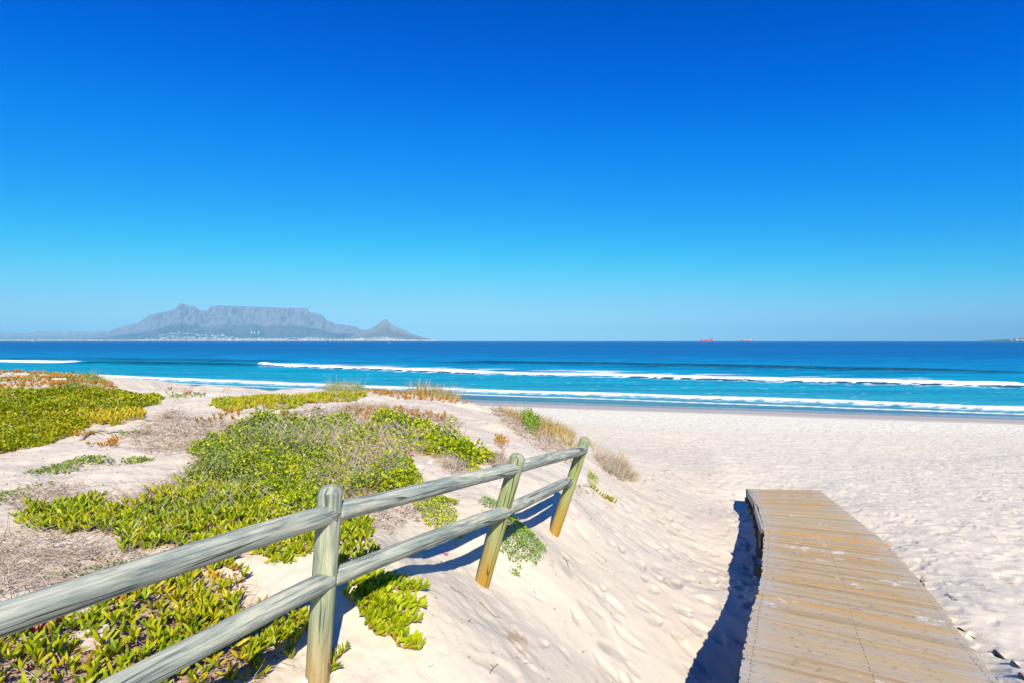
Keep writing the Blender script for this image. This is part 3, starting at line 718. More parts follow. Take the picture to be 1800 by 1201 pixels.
def small_boat(px, py, L, label, sail):
    D = CAM_Z*1000/(py-598.9); x = (px-900)/1000*D
    e = empty('sailing_boat' if sail else 'motor_boat', (x, D, 0), label, 'boat')
    b = MB(); V = []
    for s_, wv in ((-.5, .7), (0, 1), (.3, .8), (.5, .05)):
        V += [(s_*L, -L*.14*wv, L*.12), (s_*L, 0, -L*.05), (s_*L, L*.14*wv, L*.12)]
    F = [(i*3+k, i*3+(k+1) % 3, i*3+3+(k+1) % 3, i*3+3+k) for i in range(3) for k in range(3)]+[(2, 1, 0), (9, 10, 11)]
    b.add(V, F); b.build('hull', M_WHITE, e)
    if sail:
        b = MB(); b.tube([(0, 0, L*.1), (0, 0, L*1.0)], L*.012, 6); b.build('mast', M_WHITE, e)
        b = MB(); b.add([(-.4*L, 0, .2*L), (-.02*L, 0.02*L, .2*L), (-.02*L, 0, .95*L), (-.25*L, .06*L, .5*L)], [(0, 1, 2), (0, 2, 3)]); b.build('sail', M_WHITE, e)
    else:
        b = MB(); b.box((-.05*L, 0, L*.2), (L*.4, L*.2, L*.18)); b.box((-.1*L, 0, L*.32), (L*.2, L*.16, L*.1)); b.build('cabin', M_WHITE, e)
small_boat(684, 603.6, 3.2, 'tiny white sailing boat on the sea below the cone shaped peak', True)
small_boat(57, 600.3, 17, 'small white motor boat near the far shore at left', False)
small_boat(1591, 599.8, 14, 'tiny white boat on the horizon between the ships and the island', False)

# ------------------------------------------------------------ wood
def log_material():
    m, nt, p, out = material('weathered_log')
    tc = N(nt, 'ShaderNodeTexCoord'); ob = tc.outputs['Object']
    oi = N(nt, 'ShaderNodeObjectInfo')
    add = N(nt, 'ShaderNodeVectorMath', operation='ADD'); nt.links.new(ob, add.inputs[0])
    cv = N(nt, 'ShaderNodeCombineXYZ'); nt.links.new(mth(nt, 'MULTIPLY', oi.outputs['Random'], 40), cv.inputs[2]); nt.links.new(cv.outputs[0], add.inputs[1])
    v = add.outputs[0]
    st, band, _, _ = attr(nt, 'log')
    grain = noise(nt, mapping(nt, v, (85, 85, 2.6)), 1, 5, .6, .4)
    patch = noise(nt, mapping(nt, v, (20, 20, 3.2)), 1, 5, .68, .5)
    big = noise(nt, mapping(nt, v, (5, 5, 1.3)), 1, 3, .5)
    c = ramp(nt, patch, [(.33, (.15, .17, .155)), (.44, (.33, .35, .28)), (.55, (.50, .50, .38)), (.68, (.66, .61, .46))])
    c = mix(nt, ramp(nt, big, [(.4, 0), (.6, .5)]), c, (.27, .32, .29))
    c = mix(nt, ramp(nt, grain, [(.36, .75), (.5, 0)]), c, (.13, .15, .15))
    # yellow-brown treated wood low on the posts
    c = mix(nt, mth(nt, 'MULTIPLY', st, ramp(nt, noise(nt, mapping(nt, v, (14, 14, 3)), 1, 3), [(.3, .7), (.65, 1)])), c, (.40, .20, .02))
    c = mix(nt, band, c, (.27, .31, .07))
    # drying cracks
    w = N(nt, 'ShaderNodeTexVoronoi', feature='DISTANCE_TO_EDGE'); w.inputs['Scale'].default_value = 1
    dis = noise(nt, mapping(nt, v, (6, 6, 2)), 1, 3)
    vm = N(nt, 'ShaderNodeVectorMath', operation='ADD'); nt.links.new(mapping(nt, v, (14, 14, .55)), vm.inputs[0])
    cz = N(nt, 'ShaderNodeCombineXYZ'); nt.links.new(mth(nt, 'MULTIPLY', dis, .5), cz.inputs[0]); nt.links.new(mth(nt, 'MULTIPLY', dis, .5), cz.inputs[1]); nt.links.new(cz.outputs[0], vm.inputs[1])
    nt.links.new(vm.outputs[0], w.inputs['Vector'])
    cr = mth(nt, 'MULTIPLY', ramp(nt, w.outputs['Distance'], [(0, 1), (.016, .8), (.026, 0)]), ramp(nt, big, [(.49, 0), (.56, 1)]))
    c = mix(nt, mth(nt, 'MULTIPLY', cr, .85), c, (.035, .035, .03))
    nt.links.new(c, p.inputs['Base Color']); p.inputs['Roughness'].default_value = .9; p.inputs['Specular IOR Level'].default_value = .12
    b = bump(nt, grain, .7, .006, None)
    iv = mth(nt, 'SUBTRACT', 1, cr)
    bump(nt, iv, .8, .008, p, b)
    return m
M_LOG = log_material()
def make_log(name, a, b, r, parent, dome_end=True, dome_start=False, post=False, stain=0.0, stainh=.5, band=0.0, bend=0.0):
    a = Vector(a); b = Vector(b); L = (b-a).length; k = 40; nr = 60
    rs = np.random.RandomState(int(abs(a.x*1000+b.y*77+L*13)) % 9999)
    ph = rs.rand(4)*6.28
    V = []; A = []
    ts = list(np.linspace(0, L, nr))
    prof_ = []
    for t in ts: prof_.append((t, 1.0))
    if dome_end:
        h = r*(.75 if post else .22)
        prof_ = [q for q in prof_ if q[0] < L-h]
        for q in np.linspace(0, math.pi/2, 9): prof_.append((L-h+h*math.sin(q), math.cos(q)**(.8 if post else .55) if q < 1.56 else 0.02))
    if dome_start:
        h = r*.22
        prof_ = [(h-h*math.sin(q), math.cos(q)**.55 if q < 1.56 else .02) for q in np.linspace(math.pi/2, 0, 9)] + [q for q in prof_ if q[0] > h]
    for t, sc__ in prof_:
        cx = bend*math.sin(math.pi*t/L) + .004*math.sin(2.3*t+ph[0]); cy2 = .004*math.sin(2.9*t+ph[1])
        for j in range(k):
            th = 2*math.pi*j/k
            rr = r*sc__*(1 + .025*math.sin(2*th+ph[2]+t*.6) + .015*math.sin(3*th+ph[3]) + .02*math.sin(1.7*t+ph[1]))
            V.append((cx+rr*math.cos(th), cy2+rr*math.sin(th), t))
            A.append((stain*float(sstep(stainh, stainh*.55, t)), band*float(math.exp(-((t-stainh*1.05)/(stainh*.5))**2)), 0))
    n = len(prof_); F = []
    ii = np.arange(n-1)[:, None]*k; jj = np.arange(k)[None]
    F = np.stack([ii+jj, ii+(jj+1) % k, ii+k+(jj+1) % k, ii+k+jj], -1).reshape(-1, 4)
    caps = np.array([list(range(k-1, -1, -1)), [(n-1)*k+j for j in range(k)]])
    o = npmesh(name, V, [F, caps], M_LOG, parent, smooth=True, attrs={'log': A})
    q = (b-a).to_track_quat('Z', 'Y'); o.rotation_mode = 'QUATERNION'; o.rotation_quaternion = q
    o.location = a - (parent.location if parent else Vector((0, 0, 0)))
    return o
def cz(v): return Vector((v[0], v[1], v[2]+CAM_Z))
fence = empty('wooden_fence', (FENCE_A[0], FENCE_A[1], gz(*FENCE_A)), 'weathered grey green log fence with two rails leaning over the dune edge', 'fence')
PO = [((-1.66, 1.2, -1.55), (-1.60, 1.2, -.58)), (ray(559, 1195, 2.8), ray(580.5, 853, 2.8)), (ray(849, 1024, 4.4), ray(911, 797, 4.4)), (ray(974, 935, 6), ray(1030.5, 769, 6))]
PO = [(cz(a), cz(b)) for a, b in PO]
for i, (a, b) in enumerate(PO):
    dn = (a-b).normalized()
    make_log('post', a+dn*.35, b, (.058, .0575, .0575, .0575)[i], fence, post=True, stain=(.3, .75, 1, 1.0)[i], stainh=.35+(.2, .38, .55, .62)[i], band=(.2, .35, .75, .8)[i])
UP = [cz((-1.60, 1.2, -.755)), cz(ray(578, 902, 2.8)), cz(ray(903, 824.5, 4.4)), cz(ray(1023, 790.5, 6))]
LO = [cz((-1.58, 1.2, -1.115)), cz(ray(571, 1020, 2.8)), cz(ray(885, 899, 4.4)), cz(ray(999, 846.5, 6))]
nrm = Vector((.92, -.39, 0))*.016
for Q in (UP, LO):
    for i in range(3):
        a, b = Q[i], Q[i+1]; dr = (b-a).normalized()
        make_log('rail', a+dr*.035, b+dr*.012+nrm, .0485, fence, dome_end=True, dome_start=True, bend=.004)
M_RUST = flat_mat('rust', (.20, .07, .03), .8)
for (px, py, d, w) in ((581, 908, 2.74, .012), (897, 836, 4.33, .012)):
    b = MB(); c = cz(ray(px, py, d)); c2 = c + Vector((.03, -.01, .0)); dd = Vector((0, .06, 0))
    b.tube([Vector(c)-fence.location+dd, Vector(c)-fence.location, Vector(c2)-fence.location, Vector(c2)-fence.location+dd], .003, 6)
    b.build('nail', M_RUST, fence)

def plank_material():
    m, nt, p, out = material('weathered_planks')
    a = nt.nodes.new('ShaderNodeAttribute'); a.attribute_name = 'plank'
    al, ac, rnd, colo = attr(nt, 'plank')      # along (m), flag yellow, random
    g = N(nt, 'ShaderNodeNewGeometry'); pos = g.outputs['Position']
    cx = N(nt, 'ShaderNodeCombineXYZ'); nt.links.new(mth(nt, 'MULTIPLY', al, 2.2), cx.inputs[0]); nt.links.new(mth(nt, 'MULTIPLY', rnd, 97), cx.inputs[1])
    nt.links.new(mth(nt, 'MULTIPLY', a.outputs['Alpha'], 60), cx.inputs[2])
    grain = noise(nt, cx.outputs[0], 1.6, 6, .7)
    c1 = ramp(nt, grain, [(.32, (.20, .11, .045)), (.44, (.46, .29, .12)), (.56, (.60, .42, .21)), (.70, (.48, .43, .33))])
    c2 = ramp(nt, rnd, [(0, (.36, .20, .07)), (.2, (.52, .42, .28)), (.45, (.45, .41, .34)), (.7, (.58, .42, .22)), (1, (.33, .26, .18))])
    c = mix(nt, .58, c1, c2)
    edge = ramp(nt, mth(nt, 'ABSOLUTE', mth(nt, 'SUBTRACT', al, .75)), [(.45, 0), (.78, .55)])
    en = noise(nt, pos, 3.0, 4, .6)
    c = mix(nt, mth(nt, 'MULTIPLY', edge, ramp(nt, en, [(.3, .3), (.7, 1)])), c, (.46, .50, .50))
    c = mix(nt, ac, c, (.72, .34, .03))
    # trodden-in pale sand
    sn = noise(nt, pos, 4.5, 6, .72); big = noise(nt, pos, .9, 2)
    sm = ramp(nt, mth(nt, 'ADD', sn, mth(nt, 'MULTIPLY', mth(nt, 'SUBTRACT', big, .5), .35)), [(.63, 0), (.70, .75)])
    c = mix(nt, sm, c, (.76, .74, .70))
    g3 = noise(nt, mapping(nt, pos, (18, 18, 18)), 1, 4)
    c = mix(nt, ramp(nt, g3, [(.30, .55), (.40, 0)]), c, (.20, .17, .14))
    nt.links.new(c, p.inputs['Base Color']); p.inputs['Roughness'].default_value = .8; p.inputs['Specular IOR Level'].default_value = .2
    bump(nt, grain, .4, .004, p)
    return m
M_PLANK = plank_material(); M_BEAM = flat_mat('grey_beam_wood', (.42, .42, .37), .85); M_PILE = flat_mat('dark_pile_wood', (.12, .11, .09), .9); M_NAIL = flat_mat('dark_nail_metal', (.035, .03, .03), .6)
def build_deck():
    root = empty('boardwalk', tuple(deck_pt(6, .5)), 'raised curving boardwalk of weathered yellowish planks dropping to the beach', 'boardwalk')
    o0 = Vector(root.location)
    V = []; F = []; A = []; MI = []; n = 0; rs = np.random.RandomState(2)
    nails = MB()
    for i in range(len(DK)-1):
        La, Ra, _ = DK[i]; Lb, Rb, _ = DK[i+1]
        ln = np.linalg.norm((La+Ra)/2-(Lb+Rb)/2); cnt = int(round(ln/.062))
        for k in range(cnt):
            g = .06*rs.uniform(.4, 1.5)
            s0 = i+(k+g)/cnt; s1 = i+(k+1-g)/cnt - 1e-4
            e0 = rs.uniform(-.013, .010); e1 = rs.uniform(-.010, .013)
            if i == 4 and k < cnt*.5: e0 -= .0
            ns = 10; rr = rs.rand(); yel = 1.0 if (i >= 4 and k == 0 or i == 5 and k == cnt-1) else (.55 if rs.rand() < .07 else 0)
            if i == 2 and k > 4: e0 += .012
            dz = rs.uniform(-.002, .002); tl = rs.uniform(-.002, .002)
            for q in range(ns+1):
                t = (e0/1.5) + (1+(e1-e0)/1.5)*q/ns
                for s_, w_ in ((s0, 0), (s1, 1)):
                    P = deck_pt(s_, t); zt = P.z+dz+tl*(q/ns-.5)
                    V.append((P.x, P.y, zt)); A.append((t*1.5, yel, rr, w_*.06))
                    V.append((P.x, P.y, zt-.032)); A.append((t*1.5, yel, rr, w_*.06+.03))
            for q in range(ns):
                a = n+q*4; b_ = a+4
                F += [(a, b_, b_+2, a+2), (a+1, a+3, b_+3, b_+1), (a, a+1, b_+1, b_), (a+2, b_+2, b_+3, a+3)]
            F += [(n, n+2, n+3, n+1), (n+ns*4, n+ns*4+1, n+ns*4+3, n+ns*4+2)]
            n += 4*(ns+1)
            for t in ((.035, .5, .965) if i < 4 else (.035,)):
                for off in ((.3, .7) if i < 2 else (.5,)):
                    P = deck_pt(s0+(s1-s0)*off, t+rs.uniform(-.003, .003)); r_ = .0030
                    nails.tube([(P.x, P.y, P.z+dz-.002), (P.x, P.y, P.z+dz+.0025)], r_, 6)
    V = np.array(V) - np.array(o0); A = np.array(A)
    npmesh('deck_planks', V, np.array(F), M_PLANK, root, attrs={'plank': A})
    nv = np.vstack(nails.V) - np.array(o0); nails.V = [nv]
    t_ = nails.build('nail_heads', M_NAIL, root)
    t_['kind'] = 'stuff'
    # side beams, straight from joint to joint
    for side in (0, 1):
        for i in range(1, len(DK)-1):
            a = deck_pt(i, side); b_ = deck_pt(i+1-1e-4, side); d = (b_-a); d.z = 0; d.normalize(); nv = Vector((-d.y, d.x, 0))*(1 if side == 0 else -1)
            proud = .035 if (side == 0 and i >= 4) else -.005
            a2 = a+nv*proud + d*.03; b2 = b_+nv*(proud+(.02 if side == 0 and i >= 4 else 0)) - d*.03
            up = .0 if i >= 4 and side == 0 else -.036
            m = MB(); w = nv*.04; z0 = Vector((0, 0, up)); z1 = Vector((0, 0, -.16))
            m.prism8([a2+z1-o0, a2+z1-w-o0, b2+z1-w-o0, b2+z1-o0], [a2+z0-o0, a2+z0-(w if up < 0 else nv*.03)-o0, b2+z0-(w if up < 0 else nv*.03)-o0, b2+z0-o0])
            m.build('side_beam', M_BEAM, root)
    # bearers and piles
    for s_ in (1.0, 1.9, 2.8, 3.4, 3.8, 4.1, 4.4, 4.7, 4.95, 5.25, 5.55, 5.9):
        a = deck_pt(s_, -.07 if s_ > 3 else -.01); b_ = deck_pt(s_, .98); d = (b_-a).normalized(); nv = Vector((-d.y, d.x, 0))
        m = MB(); z0 = Vector((0, 0, -.17)); z1 = Vector((0, 0, -.29)); w = nv*.045
        m.prism8([a+z1-w-o0, b_+z1-w-o0, b_+z1+w-o0, a+z1+w-o0], [a+z0-w-o0, b_+z0-w-o0, b_+z0+w-o0, a+z0+w-o0])
        m.build('bearer', M_PILE, root)
        for t in (.03, .9):
            c = deck_pt(s_, t); m = MB(); g0 = gz(c.x, c.y)
            if g0 < c.z-.32:
                m.tube([(c.x-o0.x, c.y-o0.y, g0-.3-o0.z), (c.x-o0.x, c.y-o0.y, c.z-.292-o0.z)], .055, 12); m.build('pile', M_PILE, root)
    for s_ in (4.0, 5.0, 5.97):
        c = deck_pt(s_, -.028); m = MB(); m.box((c.x-o0.x, c.y-o0.y, c.z-o0.z-.17), (.06, .07, .34)); m.build('edge_post', M_PILE, root)
    return root
build_deck()

# ------------------------------------------------------------ plants
def leaf_material(name, cols, tip=None, tipamt=.6, rough=.45, trans=.25, nscale=1.3, tip0=.72):
    m, nt, p, out = material(name)
    t, r1, r2, _ = attr(nt, 'leaf'); g = N(nt, 'ShaderNodeNewGeometry')
    n = noise(nt, g.outputs['Position'], nscale, 3, .6)
    f = mth(nt, 'ADD', mth(nt, 'MULTIPLY', r1, .65), mth(nt, 'MULTIPLY', mth(nt, 'SUBTRACT', n, .30), .95))
    c = ramp(nt, f, [(i/(len(cols)-1), cc) for i, cc in enumerate(cols)])
    if tip:
        tm = mth(nt, 'MULTIPLY', ramp(nt, t, [(tip0, 0), (1, 1)]), ramp(nt, r2, [(1-tipamt, 0), (1, 1)]))
        c = mix(nt, tm, c, tip)
    nt.links.new(c, p.inputs['Base Color']); p.inputs['Roughness'].default_value = rough
    p.inputs['Specular IOR Level'].default_value = .3
    if trans:
        tr = N(nt, 'ShaderNodeBsdfTranslucent'); nt.links.new(mix(nt, .3, c, (.35, .42, .02)), tr.inputs[0])
        ms = N(nt, 'ShaderNodeMixShader'); ms.inputs[0].default_value = trans
        nt.links.new(p.outputs[0], ms.inputs[1]); nt.links.new(tr.outputs[0], ms.inputs[2]); nt.links.new(ms.outputs[0], out.inputs['Surface'])
    return m
M_GREEN = leaf_material('small_green_leaf', [(.03, .075, .002), (.12, .23, .003), (.36, .46, .004), (.62, .60, .005), (.72, .60, .008)], nscale=3.5)
M_MAT = leaf_material('mat_green_leaf', [(.06, .11, .002), (.17, .24, .003), (.33, .37, .004), (.47, .43, .006), (.54, .42, .008)], nscale=.9)
M_FLESH = leaf_material('fleshy_green_leaf', [(.07, .15, .006), (.18, .29, .006), (.37, .46, .008), (.50, .50, .010), (.60, .46, .015)], tip=(.36, .07, .05), tipamt=.7, nscale=1.6)
M_YEL = leaf_material('yellow_fleshy_leaf', [(.22, .30, .006), (.45, .44, .008), (.60, .46, .01), (.60, .34, .02)], tip=(.55, .18, .03), tipamt=.6)
M_ORANGE = leaf_material('orange_red_leaf', [(.30, .06, .03), (.55, .17, .02), (.62, .30, .03), (.40, .30, .03), (.28, .07, .04)], nscale=3)
M_LOW = leaf_material('grey_green_leaf', [(.10, .15, .05), (.20, .27, .07), (.32, .38, .08), (.42, .42, .06)], nscale=3)
M_FRESH = leaf_material('fresh_green_leaf', [(.07, .19, .01), (.15, .32, .02), (.28, .45, .03), (.38, .50, .03)], nscale=4)
M_ICE = leaf_material('bright_succulent_leaf', [(.14, .26, .005), (.33, .44, .006), (.50, .56, .008), (.58, .56, .01)], tip=(.50, .22, .04), tipamt=.5, nscale=6)
M_DRY = leaf_material('dry_stem', [(.15, .11, .08), (.36, .28, .20), (.52, .44, .34), (.68, .61, .52)], trans=0, rough=.85, nscale=2.5)
M_DRYB = leaf_material('brown_dead_leaf', [(.16, .06, .03), (.30, .15, .08), (.42, .28, .17), (.55, .45, .33)], trans=0, rough=.85, nscale=2.5)
M_GRASS = leaf_material('dune_grass_blade', [(.24, .26, .05), (.48, .36, .10), (.58, .44, .17), (.66, .54, .28)], trans=.2, nscale=1.5)
M_STEM = flat_mat('reddish_runner_stem', (.50, .22, .08), .6); M_WOOD = flat_mat('grey_dead_wood', (.36, .32, .28), .9)
M_PINK = flat_mat('pink_petal', (.85, .08, .30), .5)

T_FLAT = (np.array([(0, 0, 0), (.5, .5, .13), (0, 1, -.05), (-.5, .5, .13)], float), np.array([(0, 1, 2), (0, 2, 3)]))
T_OVAL = (np.array([(0, 0, 0), (.42, .3, .08), (.5, .65, .10), (0, 1, .04), (-.5, .65, .10), (-.42, .3, .08)], float), np.array([(0, 1, 2, 3), (0, 3, 4, 5)]))
def _flesh():
    V = []; secs = [(0, .40, .0), (.3, .95, -.05), (.65, 1.0, .02), (.88, .62, .12)]
    for t, w, z in secs:
        V += [(-.5*w, t, z*1.0+.25*w), (.5*w, t, z*1.0+.25*w), (0, t, z-.55*w)]
    V.append((0, 1, .26)); F = []; F3 = []
    for i in range(3):
        for k in range(3): F.append((i*3+k, i*3+(k+1) % 3, i*3+3+(k+1) % 3, i*3+3+k))
    for k in range(3): F3.append((9+k, 9+(k+1) % 3, 12))
    return np.array(V, float), [np.array(F), np.array(F3)]
T_FLESH = _flesh()

def norm(v): return v/np.maximum(np.linalg.norm(v, axis=-1, keepdims=True), 1e-9)
def instance(P, D, S, L, W, T, depth=None):
    """many leaves into vertex and face arrays"""
    TV, TF = T; TF = TF if isinstance(TF, list) else [TF]
    D = norm(D); S = norm(np.cross(D, np.cross(S, D))); Nn = np.cross(S, D)
    n = len(P); W = np.broadcast_to(W, n); L = np.broadcast_to(L, n); dp = W if depth is None else depth
    V = P[:, None] + TV[None, :, 0:1]*(S*W[:, None])[:, None] + TV[None, :, 1:2]*(D*L[:, None])[:, None] + TV[None, :, 2:3]*(Nn*np.broadcast_to(dp, n)[:, None])[:, None]
    k = len(TV); base = (np.arange(n)*k)[:, None, None]
    Fs = [(f[None]+base).reshape(-1, f.shape[1]) for f in TF]
    r = RS.rand(n, 2)
    A = np.stack([np.broadcast_to(TV[:, 1], (n, k)), np.repeat(r[:, :1], k, 1), np.repeat(r[:, 1:], k, 1)], -1).reshape(-1, 3)
    return V.reshape(-1, 3), Fs, A
def merge(parts):
    Vs = []; F = {}; As = []; n = 0
    for V, Fs, A in parts:
        Vs.append(V); As.append(A)
        for f in Fs: F.setdefault(f.shape[1], []).append(f+n)
        n += len(V)
    return np.vstack(Vs), [np.vstack(f) for f in F.values()], np.vstack(As)
def mk(name, parts, mat, parent=None, smooth=False):
    V, F, A = merge(parts)
    if parent is not None: V = V - np.array(parent.location)
    return npmesh(name, V, F, mat, parent, smooth=smooth, attrs={'leaf': A})
def zr(x, y): return bil(gzv, x, y, VX0, VY0, VRES)
def sample(w, n):
    p = (w/w.sum()).ravel(); c = np.cumsum(p)
    i = np.searchsorted(c, RS.rand(n)); i = np.minimum(i, len(p)-1)
    return gx.ravel()[i]+RS.uniform(-.5, .5, n)*VRES, gy.ravel()[i]+RS.uniform(-.5, .5, n)*VRES
def area(m): return float(m.sum())*VRES*VRES
def hdir(n): a = RS.rand(n)*2*math.pi; return np.stack([np.cos(a), np.sin(a), 0*a], -1)
def smd(y, lo=1.0, hi=2.2, at=5.0): return np.clip(y/at, lo, hi)

def canopy_leaves(mask, cover, base, ch, T=T_OVAL, aspect=.5, up=(.1, 1.4), thin=None, rr=2, edge=3, lump=1.0, at=5.0, hi=2.2):
    m = mask.astype(np.float32) if thin is None else mask*thin
    edgef = np.clip(blur(mask, edge)*2-.6, 0.05, 1)
    sz = base*smd(gy, 1, hi, at)
    w = m*(edgef*.6+.4)/(sz*sz*aspect*.7); n = int(cover*(w*VRES*VRES).sum())
    x, y = sample(w, n)
    lumpn = fbm(x*2.3*lump, y*2.3*lump, 3, 120); fine = fbm(x*8, y*8, 2, 130)
    hc = ch*bil(edgef, x, y, VX0, VY0, VRES)*np.clip(-.25+2.3*lumpn, .08, 2)*(.35+1.3*fine)
    z = zr(x, y)+hc*np.sqrt(RS.rand(n))*1.0
    s = base*smd(y, 1, hi, at)*RS.uniform(.65, 1.3, n)
    P = np.stack([x, y, z], -1); D = hdir(n); D[:, 2] = RS.uniform(up[0], up[1], n)
    return instance(P, D, hdir(n), s, s*aspect, T)
def rosettes(mask, per_m2, base, k=5, thin=None, splay=(.25, .9), hmax=.04, aspect=.2, at=4.0, hi=2.0):
    m = mask.astype(np.float32) if thin is None else mask*thin
    w = m/smd(gy, 1, hi, at)**2; n = int(per_m2*(w*VRES*VRES).sum())
    x, y = sample(w, n); z = zr(x, y)+RS.rand(n)*hmax*(.3+1.4*fbm(x*3, y*3, 3, 140))
    P = np.repeat(np.stack([x, y, z], -1), k, 0); a = np.repeat(RS.rand(n)*6.28, k) + np.tile(np.arange(k)*2*math.pi/k, n) + RS.uniform(-.4, .4, n*k)
    sp = RS.uniform(splay[0], splay[1], n*k)
    D = np.stack([np.cos(a)*sp, np.sin(a)*sp, np.ones(n*k)], -1); lean = np.repeat(np.c_[RS.normal(.12, .22, n), RS.normal(.0, .22, n)], k, 0); D[:, :2] += lean
    out = np.stack([np.cos(a), np.sin(a), -sp], -1)
    S = np.cross(D, out)
    s = base*np.repeat(smd(y, 1, hi, at), k)*RS.uniform(.6, 1.25, n*k)
    P = P + np.stack([np.cos(a), np.sin(a), 0*a], -1)*(s*.05)[:, None]
    return instance(P, D, S, s, s*aspect, T_FLESH)
def twigs(mask, per_m2, length, rad, hmax, thin=None, upz=(-.1, .6), nseg=3, curl=.5, at=4.0, hi=2.0, hd=None):
    m = mask.astype(np.float32) if thin is None else mask*thin
    w = m/smd(gy, 1, hi, at); n = int(per_m2*(w*VRES*VRES).sum()); x, y = sample(w, n)
    z = zr(x, y)+RS.rand(n)*hmax*(.3+1.2*fbm(x*2, y*2, 3, 150))
    return strands(np.stack([x, y, z], -1), length*RS.uniform(.4, 1.4, n), rad*smd(y, 1, hi, at)*RS.uniform(.6, 1.4, n), upz, nseg, curl, hd)
def strands(P, L, rad, upz, nseg=3, curl=.5, hd=None, flat=False, droop=0):
    n = len(P); D = hdir(n) if hd is None else norm(hdir(n)*hd[2]+np.array([hd[0], hd[1], 0])); D[:, 2] = RS.uniform(upz[0], upz[1], n)
    D = norm(D); pts = [P]; d = D
    for i in range(nseg):
        d = norm(d + RS.normal(0, curl*.5, (n, 3)) + np.array([0, 0, -droop*(i+1)])); pts.append(pts[-1]+d*(L/nseg)[:, None])
    pts = np.stack(pts, 1); k = nseg+1
    T = norm(np.concatenate([pts[:, 1:]-pts[:, :-1], pts[:, -1:]-pts[:, -2:-1]], 1))
    up = np.broadcast_to(np.array([0.13, .21, 1.0]), T.shape); S = norm(np.cross(T, up)); B = np.cross(S, T)
    tap = np.linspace(1, .25, k)[None, :, None]*rad[:, None, None]
    if flat:
        V = np.stack([pts-S*tap, pts+S*tap], 2); m_ = 2
    else:
        V = np.stack([pts+S*tap, pts+(-.5*S+.87*B)*tap, pts+(-.5*S-.87*B)*tap], 2); m_ = 3
    V = V.reshape(-1, 3); F = []
    for i in range(nseg):
        for j in range(1 if flat else 3): F.append((i*m_+j, i*m_+(j+1) % m_, (i+1)*m_+(j+1) % m_, (i+1)*m_+j))
    F = (np.array(F)[None]+(np.arange(n)*k*m_)[:, None, None]).reshape(-1, 4)
    r = RS.rand(n, 2); t = np.linspace(0, 1, k)
    A = np.stack([np.broadcast_to(t[None, :, None], (n, k, m_)), np.broadcast_to(r[:, 0][:, None, None], (n, k, m_)), np.broadcast_to(r[:, 1][:, None, None], (n, k, m_))], -1).reshape(-1, 3)
    return V, [F], A

nmid = fbm(gx*1.1, gy*1.1, 3, 160); nbig = fbm(gx*.5, gy*.5, 3, 170)
main = MASK['main']; tw = MASK['twig']
sparse = blur(pmask([(335, 770), (420, 735), (560, 722), (640, 733), (620, 765), (575, 800), (560, 835), (480, 840), (430, 830), (345, 802)]), 3)
gap = fbm(gx*2.6, gy*2.6, 3, 165)
thin_main = np.where(blur(tw, 3) > .35, .28, 1.0)*sstep(.24, .38, nmid)*(.25+.75*sstep(.32, .44, gap))*(1-.58*sparse)
g_near = sstep(.52, .42, nmid)
# 1 left mat
o = mk('leafy_mat', [canopy_leaves(MASK['mat'] & ~MASK['yel'], 3.4, .027, .10, aspect=.5, at=6, hi=2.0)], M_MAT)
tag(o, 'dense dark green leafy mat spreading over the sand at far left', 'ground cover', None, 'stuff')
o = mk('succulent_mat', [rosettes(MASK['yel'], 300, .055, k=5, at=5), rosettes(MASK['fore'] & (gx < -1.2), 110, .07, k=4, splay=(.5, 1.6))], M_YEL)
tag(o, 'yellow fleshy succulent edge along the dark green mat at left', 'ground cover', None, 'stuff')
# 2 central leafy scrub
o = mk('leafy_scrub', [canopy_leaves(main & ~(MASK['fleshy'] & (nmid > .5)), 3.5, .026, .20, aspect=.52, thin=thin_main, at=4.5, hi=2.4)], M_GREEN)
tag(o, 'low bright green leafy scrub covering the mound behind the fence', 'ground cover', None, 'stuff')
fl = (MASK['fleshy'] | (main & (gy < 4.6) & (nmid > .52)))
o = mk('succulent_mat', [rosettes(fl, 700, .060, k=5, thin=sstep(.34, .5, nmid), hmax=.07)], M_FLESH)
tag(o, 'upright green fleshy succulents between dry twigs and the leafy scrub', 'ground cover', None, 'stuff')
o = mk('succulent_mat', [rosettes(MASK['fore'] | MASK['behind'], 680, .062, k=5, thin=np.maximum(sstep(.30, .44, fbm(gx*2.2, gy*2.2, 3, 180))*(1-.55*sstep(-1.45, -1.9, gx)*sstep(3.3, 2.9, gy)), MASK['behind']*1.0), hmax=.07)], M_FLESH)
tag(o, 'long fleshy green succulent leaves under the nearest fence rails', 'ground cover', None, 'stuff')
M_CREST = leaf_material('crest_succulent_leaf', [(.10, .20, .005), (.26, .36, .006), (.45, .48, .008), (.60, .46, .012), (.60, .28, .02)])
o = mk('succulent_mat', [rosettes(MASK['crest'], 420, .05, k=5, hmax=.03, at=6, hi=1.7, thin=.12+.88*sstep(.36, .5, fbm(gx*1.6, gy*1.6, 3, 175)))], M_CREST)
tag(o, 'yellow green succulents along the dune crest below the sea', 'ground cover', None, 'stuff')
o = mk('orange_succulents', [rosettes(MASK['orange'], 170, .045, k=5, thin=sstep(.44, .56, fbm(gx*1.8, gy*1.8, 3, 176)), hmax=.03, at=6, hi=1.7), rosettes(MASK['mixed'], 75, .045, k=5, thin=sstep(.48, .58, nmid), hmax=.06, at=6, hi=2.4),
      rosettes(MASK['fore'] | MASK['fleshy'], 9, .055, k=4)], M_ORANGE)
tag(o, 'orange and red succulents scattered over the dune crest and flank', 'ground cover', None, 'stuff')
